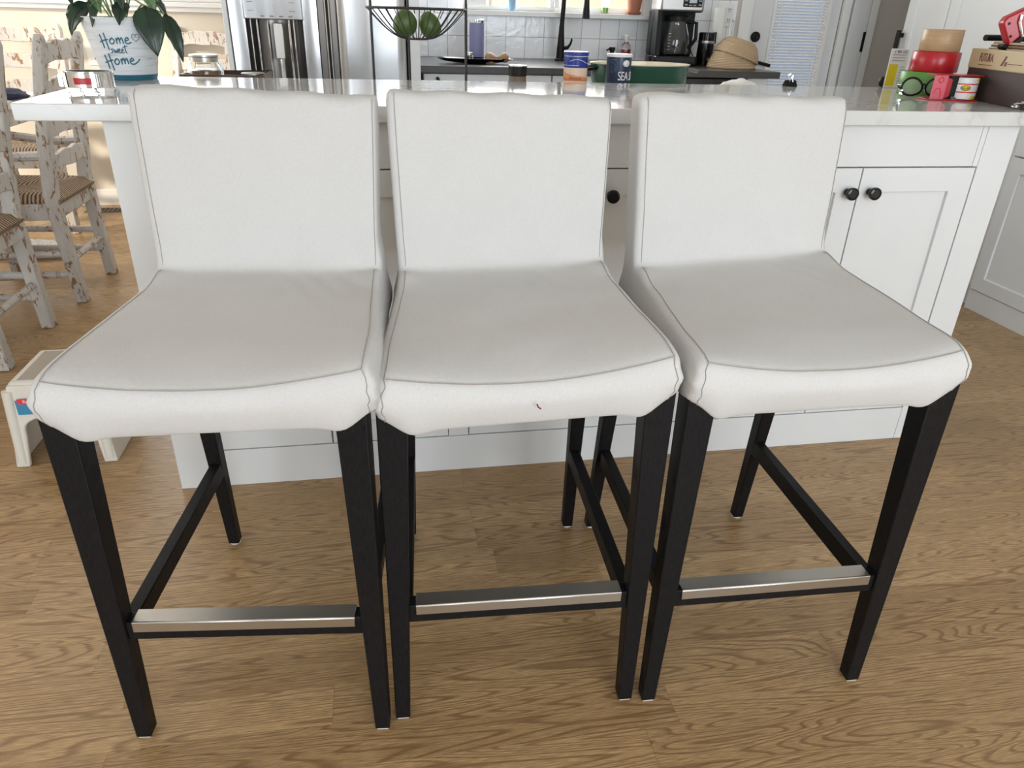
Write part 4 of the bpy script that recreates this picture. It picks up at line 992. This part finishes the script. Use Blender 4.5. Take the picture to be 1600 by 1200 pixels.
# red tool
rt = thing('staple_gun', 'red and black hand tool with chrome lever on the carton', 'tool', (2.195, .195, ZT + .168), -.35); rt.rotation_euler = (0, -.85, -.35)
bm = BM(); prism(bm, [(-.055, .012), (.10, .012), (.10, .052), (.03, .056), (-.02, .074), (-.035, .07)], 'y', -.018, .018); obj('tool_body', bm, 'red', rt, bevel=.004)
bm = BM(); prism(bm, [(-.066, .006), (-.05, 0), (.10, 0), (.10, .014), (-.052, .014), (-.060, .026), (-.068, .02)], 'y', -.020, .020); obj('black_grip', bm, 'black', rt, bevel=.004)
bm = BM(); tube(bm, [(-.022, -.021, .010), (-.008, -.023, .045), (.004, -.023, .055)], .004, 10); obj('chrome_lever', bm, 'chrome', rt)
for x_, z_ in ((-.040, .030), (-.026, .058)): obj('screw', disc_y(BM(), x_, -.0178, z_, [(.0035, 0), (.0035, .001)], 14), 'black', rt)
# tangled wire bits
bm = BM(); rr_ = random.Random(3)
tube(bm, catmull([(rr_.uniform(-.02, .02), rr_.uniform(-.015, .015), rr_.uniform(.003, .02)) for _ in range(14)], 5), .0014, 6)
tag(obj('wire_bundle', bm, 'chrome', loc=(2.082, .022, ZT - .001)), 'small tangle of silver wire at the carton corner', 'wire')

# ================================================================== ON THE LOWER COUNTER
ZL = .8652
# tray, jar, tin
ty = thing('wooden_tray', 'dark wooden tray rim behind the island under the glass jar', 'tray', (.06, .86, ZL))
bm = BM(); box(bm, -.08, .155, -.10, .10, 0, .006); obj('tray_floor', bm, 'walnut', ty)
bm = BM(); box(bm, -.08, .155, -.10, -.092, .006, .045); box(bm, -.08, .155, .092, .10, .006, .045); box(bm, -.08, -.072, -.092, .092, .006, .045); box(bm, .147, .155, -.092, .092, .006, .045); obj('tray_wall', bm, 'walnut', ty, bevel=.002)
jr = thing('glass_jar', 'clear glass jar of brown sugar with metal band on the tray', 'jar', (.034, .855, ZL + .0063))
obj('jar_glass', lathe(BM(), [(.044, 0), (.05, .006), (.052, .03), (.0505, .052), (.043, .066), (.038, .070), (.037, .084), (.035, .084), (.036, .069), (.041, .064), (.048, .05), (.049, .01), (.042, .004)], 40, cap0=True, cap1=True), 'glass', jr)
obj('brown_sugar', lathe(BM(), [(.041, .0045), (.0475, .012), (.0475, .044), (.03, .048), (.01, .046)], 32), 'honey', jr)
obj('metal_band', lathe(BM(), [(.0385, .068), (.0395, .069), (.0395, .080), (.0415, .082), (.0415, .086), (.0375, .0875)], 40, cap0=False), 'steel', jr)
tn = thing('metal_tin', 'small round metal tin beside the jar near the refrigerator', 'tin', (.170, .855, ZL + .0063))
obj('tin_body', lathe(BM(), [(.027, 0), (.030, .003), (.030, .034)], 32), 'darksteel', tn); obj('tin_rim', lathe(BM(), [(.031, .033), (.035, .035), (.035, .0385), (.030, .0395)], 32), 'steel', tn)
# fruit basket stand
BX, BY = .668, .872
bk_ = thing('fruit_basket_stand', 'black wire fruit basket stand behind the island', 'fruit basket', (BX, BY, ZL))
R_ = .150; zr, zb = .2315, .148
def ringp(r, z, n=48): return [(r * math.cos(2 * PI * k / n), r * math.sin(2 * PI * k / n), z) for k in range(n)]
obj('rim', tube(BM(), ringp(R_, zr), .0036, 8, closed=True), 'wire', bk_)
obj('bottom_ring', tube(BM(), ringp(.030, zb), .0026, 8, closed=True), 'wire', bk_)
for k in range(28):
    a = 2 * PI * k / 28; pts = []
    for q in range(9):
        s = q / 8; r = R_ + (.030 - R_) * s; z = zr + (zb - zr) * math.sin(s * PI / 2) ** 1.0
        pts.append((r * math.cos(a), r * math.sin(a), z))
    obj('wire', tube(BM(), pts, .0016, 6), 'wire', bk_)
for a in (math.radians(-12), math.radians(203), math.radians(98)):
    obj('pole', tube(BM(), [(R_ * math.cos(a), R_ * math.sin(a), .004), (R_ * math.cos(a), R_ * math.sin(a), .52)], .0042, 10), 'wire', bk_)
obj('base_ring', tube(BM(), ringp(R_, .004), .004, 8, closed=True), 'wire', bk_)
obj('top_ring', tube(BM(), ringp(R_, .52), .004, 8, closed=True), 'wire', bk_)
def fruit(label, x, y, z, r, sx, rot):
    o = obj('mango', lathe(BM(), [(r * math.sin(PI * k / 14) * (1 + .07 * math.cos(PI * k / 14)) + 1e-4, -r * 1.12 * math.cos(PI * k / 14)) for k in range(15)], 28, sx=1.0, sy=.9), 'mango', loc=(x, y, z)); o.rotation_euler = rot
    tag(o, label, 'fruit', 'green mangoes in the wire basket')
fruit('green mango with a reddish blush nearer the refrigerator in the wire basket', .632, .868, ZL + .190, .0365, 1, (.3, .25, .2))
fruit('plain green mango nearer the tiled wall in the wire basket', .709, .885, ZL + .187, .0355, 1, (-.2, -.3, .9))
# spice jar
sj = thing('spice_jar', 'small glass spice jar with a black lid on the lower counter', 'jar', (.965, .76, ZL))
obj('jar_glass', lathe(BM(), [(.024, 0), (.027, .003), (.027, .052), (.025, .056)], 28), 'pepper', sj); obj('lid', lathe(BM(), [(.0285, .056), (.0285, .082), (.0275, .083)], 32), 'black', sj); obj('lid_top', lathe(BM(), [(.0275, .0828), (.0275, .0862), (.026, .087)], 32), 'chrome', sj)
# canisters
bl = thing('salt_canister', 'round canister with blue top half and peach lower half', 'canister', (1.146, .755, ZL))
obj('peach_wrap', lathe(BM(), [(.036, 0), (.037, .001), (.037, .083)], 40), 'peach', bl)
obj('blue_wrap', lathe(BM(), [(.0372, .083), (.0375, .084), (.0375, .118)], 40), 'blue', bl); obj('blue_lid', lathe(BM(), [(.0383, .117), (.0388, .119), (.0388, .126), (.037, .1275)], 40), 'blue', bl)
def cyl_patch(r, a0, a1, zf0, zf1, n=18):
    bm = BM(); F = []
    for k in range(n + 1):
        s = k / n; a = a0 + (a1 - a0) * s; F.append((bm.verts.new((r * math.cos(a), r * math.sin(a), zf0(s))), bm.verts.new((r * math.cos(a), r * math.sin(a), zf1(s)))))
    for P, Q in zip(F, F[1:]): bm.faces.new((P[0], Q[0], Q[1], P[1]))
    return bm
def patch(parent, nm, m, *a):
    o = obj(nm, cyl_patch(*a), m, parent); so = o.modifiers.new('t', 'SOLIDIFY'); so.thickness = .0004; return o
patch(bl, 'orange_band', 'orange', .0374, -PI * .98, -.1, lambda s: .046, lambda s: .072 - .018 * s ** .6)
patch(bl, 'white_swoosh', 'paper', .0379, -PI * .75, -.35, lambda s: .100 + .006 * math.sin(s * 5), lambda s: .1012 + .006 * math.sin(s * 5))
patch(bl, 'white_ring', 'paper', .0379, -PI, 0, lambda s: .1145, lambda s: .1158)
patch(bl, 'white_ring', 'paper', .0379, -PI, -PI * .5, lambda s: .089, lambda s: .0902)
tx = text_bm('Diamond', .010, .0002)
for v in tx.verts:
    a = -PI / 2 - .25 + v.co.x / .0376; z = .054 + v.co.y; rr = .0378 + v.co.z; v.co = Vector((rr * math.cos(a), rr * math.sin(a), z))
obj('lettering', tx, 'maroon', bl)
sl = thing('salt_canister', 'dark navy sea salt canister with a white lid', 'canister', (1.284, .755, ZL))
obj('navy_wrap', lathe(BM(), [(.038, 0), (.0385, .001), (.0385, .116)], 44), 'navy', sl)
obj('white_lid', lathe(BM(), [(.0392, .1155), (.040, .117), (.040, .1225), (.038, .124), (.035, .1235)], 44), 'paper', sl)
tx = text_bm('SEA SALT', .031, .0003, spacing=.95)
for v in tx.verts:
    a = -PI / 2 + .82 + v.co.x * .72 / .0388; z = .061 + v.co.y * 1.15; rr = .0390 + v.co.z; v.co = Vector((rr * math.cos(a), rr * math.sin(a), z))
obj('lettering', tx, 'paper', sl)
ob_ = BM(); c0 = None; pts = []
for k in range(24):
    a = 2 * PI * k / 24; an = -PI / 2 + .36 + .0125 * math.cos(a) / .0388; pts.append(ob_.verts.new((.0390 * math.cos(an), .0390 * math.sin(an), .098 + .0095 * math.sin(a))))
c0 = ob_.verts.new((.0392 * math.cos(-PI / 2 + .36), .0392 * math.sin(-PI / 2 + .36), .098))
for k in range(24): ob_.faces.new((c0, pts[k], pts[(k + 1) % 24]))
o = obj('oval_badge', ob_, 'paper', sl); so = o.modifiers.new('t', 'SOLIDIFY'); so.thickness = .0004
for k in range(26):
    pass
bm = BM(); rr_ = random.Random(5)
for k in range(60):
    a = -PI / 2 + rr_.uniform(-1.0, .25); z = rr_.uniform(.07, .11); r = .0388
    box(bm, -.0006, .0006, -.0003, .0003, -.0006, .0006, Matrix.Translation((r * math.cos(a), r * math.sin(a), z)) @ Matrix.Rotation(a, 4, 'Z'))
o = obj('printed_salt_grains', bm, 'skyblue', sl)
# green roasting pan
gp_ = thing('roasting_pan', 'oval dark green enamel roasting pan with cream inside', 'pan', (1.432, .985, ZL))
obj('pan_body', lathe(BM(), [(.142, 0), (.158, .004), (.166, .02), (.172, .083)], 56, sy=.72, cap1=False), 'panegreen', gp_)
obj('pan_lining', lathe(BM(), [(.172, .083), (.1755, .0850), (.1750, .0865), (.1705, .0855), (.164, .02), (.150, .008)], 56, sy=.72, cap0=False), 'cream', gp_)
for s in (-1, 1):
    obj('handle', tube(BM(), [(s * .160, -.035, .070), (s * .198, -.03, .066), (s * .208, 0, .064), (s * .198, .03, .066), (s * .160, .035, .070)], .006, 8), 'darksteel' if s > 0 else 'black', gp_)
# crumpled bag
bm = BM(); g = lathe(bm, [(.085 * math.sin(PI * .5 * k / 7) + .001, .048 * math.cos(PI * .5 * k / 7)) for k in range(8)][::-1], 26, sy=.7)
for v in bm.verts:
    q = noise.noise(v.co * 38 + Vector((4, 1, 2))); 
    if v.co.z > .004: v.co += v.co.normalized() * q * .014
    v.co.z = max(0, v.co.z)
tag(obj('plastic_bag', bm, 'ivory', loc=(1.745, .86, ZL), sharp=20), 'crumpled white plastic bag showing over the island edge', 'bag')

# ================================================================== ON THE BACK WORKTOP
ZB = .8853
bp_ = thing('black_platter', 'long black platter on the dark worktop near the refrigerator', 'platter', (.985, 1.965, ZB))
bm = BM(); lathe(bm, [(.05, 0), (.09, .003), (.150, .011), (.178, .021), (.182, .0225), (.178, .0235), (.148, .0145), (.08, .007), (.03, .006)], 48, sy=.42); obj('platter_dish', bm, 'gloss', bp_)
th = thing('tumbler', 'tall lilac insulated tumbler by the tiled wall', 'tumbler', (1.004, 2.085, ZB))
obj('tumbler_body', lathe(BM(), [(.028, 0), (.031, .002), (.0335, .03), (.0345, .165)], 36), 'lilac', th); obj('steel_lid', lathe(BM(), [(.0335, .165), (.034, .167), (.034, .178), (.03, .181)], 36), 'chrome', th)
sg = thing('small_jar', 'tiny glass jar with metal lid standing on the black platter', 'jar', (.953, 1.955, ZB + .0066))
obj('jar_glass', lathe(BM(), [(.018, 0), (.020, .002), (.020, .022), (.016, .027)], 24), 'glass', sg); obj('lid', lathe(BM(), [(.0165, .027), (.0175, .028), (.0175, .040), (.016, .041)], 24), 'steel', sg)
wp = thing('wooden_pestle', 'tan wooden double ended pestle lying on the platter end', 'pestle', (1.075, 1.935, ZB + .0235))
mx = Matrix.Rotation(PI / 2 - .12, 4, 'Y')
prof = [(.002, -.052), (.02, -.050), (.030, -.036), (.030, -.026), (.020, -.010), (.010, .0), (.009, .012), (.013, .02), (.021, .034), (.021, .046), (.012, .055), (.002, .056)]
obj('pestle_wood', lathe(BM(), prof, 28, mx=mx), 'tanwood', wp)
# faucet
fc = thing('faucet', 'matte black gooseneck kitchen faucet in front of the sink window', 'faucet', (1.462, 2.325, ZB))
obj('faucet_body', lathe(BM(), [(.027, 0), (.027, .008), (.021, .012), (.019, .06), (.0135, .13), (.0125, .16)], 28), 'black', fc)
neck = catmull([(0, 0, .15), (.003, -.005, .25), (.006, -.012, .34), (.025, -.055, .405), (.055, -.115, .41), (.075, -.155, .36), (.078, -.165, .28)], 8)
obj('gooseneck', tube(BM(), neck, .0115, 14), 'black', fc)
obj('spray_head', lathe(BM(), [(.012, .285), (.0135, .26), (.018, .205), (.0185, .196), (.016, .194)], 24, cx=.078, cy=-.165), 'black', fc)
bm = BM(); tube(bm, [(.012, -.004, .060), (.034, -.010, .062), (.046, -.014, .078), (.052, -.016, .098), (.050, -.016, .104)], [.012, .009, .006, .005, .004], 10); obj('side_lever', bm, 'black', fc)
sp_ = thing('soap_pump', 'short black soap dispenser pump beside the sink', 'soap pump', (1.735, 2.33, ZB))
obj('pump_stem', lathe(BM(), [(.018, 0), (.018, .006), (.011, .010), (.011, .05), (.016, .053), (.016, .068)], 24), 'black', sp_); obj('spout', tube(BM(), [(0, 0, .06), (-.02, -.012, .060), (-.034, -.02, .054)], .0045, 8), 'black', sp_)
sb_ = thing('soap_bottle', 'clear bottle of red soap by the tiled wall', 'bottle', (1.822, 2.375, ZB))
obj('bottle_body', lathe(BM(), [(.024, 0), (.026, .003), (.026, .062), (.022, .078), (.012, .090), (.011, .105)], 28), 'glass', sb_); obj('red_soap', lathe(BM(), [(.023, .003), (.0248, .006), (.0248, .058)], 28), 'soapred', sb_); obj('cap', lathe(BM(), [(.0125, .104), (.0125, .122), (.010, .125)], 20), 'plastic', sb_)
# window-sill things
def pot_small(label, x, y, r, h, m, name='plant_pot'):
    t_ = thing(name, label, 'pot', (x, y, 1.1055)); obj('pot', lathe(BM(), [(r * .72, 0), (r * .75, .002), (r, h), (r * .9, h), (r * .85, h * .85)], 32), m, t_); return t_
YS = 2.438
k1 = pot_small('small pale blue pot with green plant on the window sill', 1.226, YS, .024, .06, 'skyblue')
for sx, dz in ((-1, .0), (1, .01), (-.3, .03), (.5, .035)):
    bm = BM(); rows = []
    for i in range(7):
        s = i / 6; w = .010 * math.sin(PI * max(.02, min(.98, s))) ; c = Vector((sx * (.015 + .03 * math.sin(PI * .6 * s)), -.008 - .006 * s, .058 + dz + .022 * math.sin(PI * s * .8) - .040 * s * s))
        rows.append([bm.verts.new(c + Vector((0, -.004, w))), bm.verts.new(c), bm.verts.new(c + Vector((0, .004, -w)))])
    for A_, B_ in zip(rows, rows[1:]):
        for q in range(2): bm.faces.new((A_[q], A_[q + 1], B_[q + 1], B_[q]))
    o = obj('leaf', bm, 'lime', k1); so = o.modifiers.new('t', 'SOLIDIFY'); so.thickness = .0008
gj = thing('glass_tumbler', 'glass with bright green contents on the window sill', 'glass', (1.713, YS, 1.1055))
obj('glass_body', lathe(BM(), [(.018, 0), (.019, .002), (.021, .08), (.020, .08), (.018, .004)], 28, cap1=True), 'glass', gj); obj('green_contents', lathe(BM(), [(.0165, .0045), (.0178, .006), (.0185, .030)], 24), 'lime', gj)
tp_ = thing('plant_pot', 'terracotta pot with saucer at the window sill end', 'pot', (1.862, YS - .012, 1.1055))
obj('pot', lathe(BM(), [(.030, .006), (.044, .09), (.048, .092), (.048, .115), (.042, .115)], 36), 'terracotta', tp_); obj('saucer', lathe(BM(), [(.034, 0), (.036, .002), (.041, .012), (.039, .013), (.034, .006)], 36), 'terracotta', tp_)
# coffee maker
cm = thing('coffee_maker', 'black and stainless drip coffee maker with glass carafe', 'coffee maker', (2.015, 2.20, ZB), -.12)
obj('base', prism(BM(), [(-.105, -.10), (.095, -.10), (.105, -.08), (.105, .12), (-.115, .12), (-.115, -.08)], 'z', 0, .042), 'gloss', cm, bevel=.006)
obj('water_tower', box(BM(), -.115, .10, .03, .12, .042, .245), 'black', cm, bevel=.006)
obj('side_arm', prism(BM(), [(-.09, .042), (.03, .042), (.03, .245), (-.06, .245)], 'x', -.112, -.088), 'black', cm, bevel=.003)
hd = obj('steel_head', box(BM(), -.108, .105, -.09, .12, .235, .325), 'applsteel', cm, bevel=.012, seg=3)
obj('top_lid', box(BM(), -.110, .107, -.092, .12, .325, .340), 'black', cm, bevel=.006)
pn = obj('control_panel', box(BM(), .0, .092, -.094, -.088, .258, .298), 'black', cm, bevel=.003)
obj('display', box(BM(), .028, .064, -.0955, -.0935, .275, .294), 'screen', pn)
bm = BM()
for x_ in (.006, .074): 
    for z_ in (.265, .282): box(bm, x_, x_ + .014, -.0955, -.0935, z_, z_ + .006)
for x_ in (.028, .048): box(bm, x_, x_ + .014, -.0955, -.0935, .263, .268)
obj('button', bm, 'greyink', pn)
cf = obj('carafe', lathe(BM(), [(.058, .043), (.066, .05), (.070, .09), (.064, .14), (.050, .18), (.052, .195), (.048, .197), (.046, .18), (.060, .14), (.066, .09), (.062, .054)], 40, cx=-.005, cy=-.03), 'glass', cm)
obj('carafe_lid', lathe(BM(), [(.053, .195), (.053, .215), (.045, .225)], 32, cx=-.005, cy=-.03), 'black', cf); obj('carafe_handle', tube(BM(), [(.045, -.045, .195), (.085, -.06, .19), (.09, -.06, .12), (.062, -.045, .075)], .009, 10), 'black', cf)
bm = BM()
for k in range(6): box(bm, -.052, -.040, -.0835, -.0825, .07 + k * .014, .0715 + k * .014)
obj('level_mark', bm, 'paper', cf)
pg = thing('power_cord', 'black power cord and plugs hanging behind the coffee grinder', 'cord', (2.165, 2.455, .885))
obj('plug', box(BM(), -.012, .012, -.03, 0, .132, .156), 'black', pg, bevel=.003); obj('plug', box(BM(), -.014, .012, -.032, 0, .105, .128), 'black', pg, bevel=.003)
obj('cable', tube(BM(), catmull([(.0, -.03, .145), (.02, -.035, .135), (.026, -.035, .09), (.034, -.04, .05), (.045, -.09, .02), (.05, -.2, .0045)], 6), .003, 8), 'black', pg)
cg = thing('coffee_grinder', 'cylindrical black coffee grinder next to the rattan baskets', 'coffee grinder', (2.185, 2.20, ZB))
obj('grinder_body', lathe(BM(), [(.042, 0), (.043, .004), (.040, .10)], 36), 'gloss', cg); obj('steel_collar', lathe(BM(), [(.0405, .10), (.041, .102), (.041, .112)], 36), 'steel', cg); obj('clear_lid', lathe(BM(), [(.040, .112), (.040, .146), (.037, .150)], 36), 'gloss', cg); obj('switch_tab', box(BM(), .034, .048, -.008, .008, .10, .152), 'black', cg, bevel=.003)
obj('front_button', disc_y(BM(), .004, -.040, .028, [(.008, 0), (.008, .004)], 18), 'steel', cg)
# paper towels
pt_ = thing('paper_towel_roll', 'tall white paper towel roll by the tiled wall', 'paper towels', (2.282, 2.30, ZB))
obj('paper_roll', lathe(BM(), [(.012, .012), (.030, .012), (.030, .262), (.012, .262), (.012, .012)], 36, cap0=False, cap1=False), 'ivory', pt_, sharp=50)
obj('holder_base', lathe(BM(), [(.065, 0), (.065, .008), (.060, .011)], 40), 'steel', pt_)
obj('holder_wire', tube(BM(), [(.058, -.012, .01), (.060, -.012, .19), (.064, -.012, .208), (.072, -.012, .208), (.076, -.012, .19), (.074, -.012, .01)], .003, 8), 'steel', pt_)
# proving baskets
def basket(label, x, y, z, r, h, tilt, rz):
    prof = [(r, 0), (r + .004, .004), (r * .97, h * .35), (r * .80, h * .78), (r * .62, h * .97), (r * .4, h), (.002, h)]
    o = obj('proving_basket', lathe(BM(), prof, 44), 'rattan', loc=(x, y, z)); o.rotation_euler = (tilt[0], tilt[1], rz)
    tag(o, label, 'basket', 'rattan proving baskets'); return o
basket('lower upturned rattan proving basket on the dark worktop', 2.235, 1.985, ZB, .112, .088, (0, 0), 0)
basket('tilted rattan proving basket resting over the other basket', 2.252, 1.985, ZB + .046, .108, .080, (.0, .30), 0)
# lint thread on the middle stool
th_ = obj('thread', tube(BM(), [(.006, -.0295, .628), (.0075, -.0300, .624), (.011, -.0298, .621)], .0011, 5), 'maroon')
th_.location = B.location; th_.rotation_euler = B.rotation_euler
tag(th_, 'tiny dark thread stuck on the front of the middle stool cover', 'thread')

# ================================================================== LIGHT
world = bpy.data.worlds.new('World'); S.world = world; world.use_nodes = True
bg = world.node_tree.nodes['Background']; bg.inputs['Color'].default_value = (0.86, 0.92, 1.0, 1); bg.inputs['Strength'].default_value = 1.5
def area(name, loc, rot, sx, sy, power, col):
    l = bpy.data.lights.new(name, 'AREA'); l.shape = 'RECTANGLE'; l.size = sx; l.size_y = sy; l.energy = power; l.color = col
    o = bpy.data.objects.new(name, l); C.objects.link(o); o.location = loc; o.rotation_euler = rot; return o
area('rear_window_daylight', (-1.9, YR - .02, 1.35), (PI / 2, 0, 0), 1.7, 2.0, 52, (0.89, 0.97, 1.05))
area('rear_door_daylight', (1.65, YR - .02, 1.35), (PI / 2, 0, 0), 2.0, 2.0, 92, (0.89, 0.97, 1.05))
area('left_window_daylight', (XL - .02, 1.75, 1.4), (0, -PI / 2, 0), 1.7, 2.3, 45, (1.0, 0.95, 0.87))
area('dining_window_daylight', (-1.36, YD + .02, 1.65), (-PI / 2, 0, 0), 2.4, 1.05, 32, (1, .98, .95))
area('sink_window_daylight', (1.45, YK + .10, 1.6), (-PI / 2, 0, 0), .9, .95, 34, (1, .99, .97))
sl_ = bpy.data.lights.new('sun', 'SUN'); sl_.energy = 5.0; sl_.angle = math.radians(6); sl_.color = (1.0, .90, .74)
so_ = bpy.data.objects.new('sun', sl_); C.objects.link(so_)
so_.rotation_euler = Vector((.75, .60, -.36)).to_track_quat('-Z', 'Y').to_euler()

# ================================================================== CAMERA
cam = bpy.data.cameras.new('camera'); co = bpy.data.objects.new('camera', cam); C.objects.link(co)
yaw, pitch, roll = -0.18138305, 0.47187714, 0.03006192
fwd = Vector((-math.sin(yaw) * math.cos(pitch), math.cos(yaw) * math.cos(pitch), -math.sin(pitch)))
rt_ = Vector((math.cos(yaw), math.sin(yaw), 0)); up_ = rt_.cross(fwd)
r2 = rt_ * math.cos(roll) + up_ * math.sin(roll); u2 = up_ * math.cos(roll) - rt_ * math.sin(roll)
mw = Matrix((r2, u2, -fwd)).transposed().to_4x4(); mw.translation = Vector((.5408579, -1.6168607, 1.0875446))
co.matrix_world = mw
cam.sensor_fit = 'HORIZONTAL'; cam.sensor_width = 36.0; cam.lens = 1129.8832 * 36 / 1600; cam.clip_start = .02
S.camera = co
S.view_settings.view_transform = 'Standard'; S.view_settings.look = 'None'; S.view_settings.gamma = 1.0; S.view_settings.exposure = 0.0
S.view_settings.use_curve_mapping = False
S.cycles.use_denoising = True; S.cycles.max_bounces = 10; S.cycles.diffuse_bounces = 5; S.cycles.transparent_max_bounces = 12
S.cycles.sample_clamp_indirect = 6.0
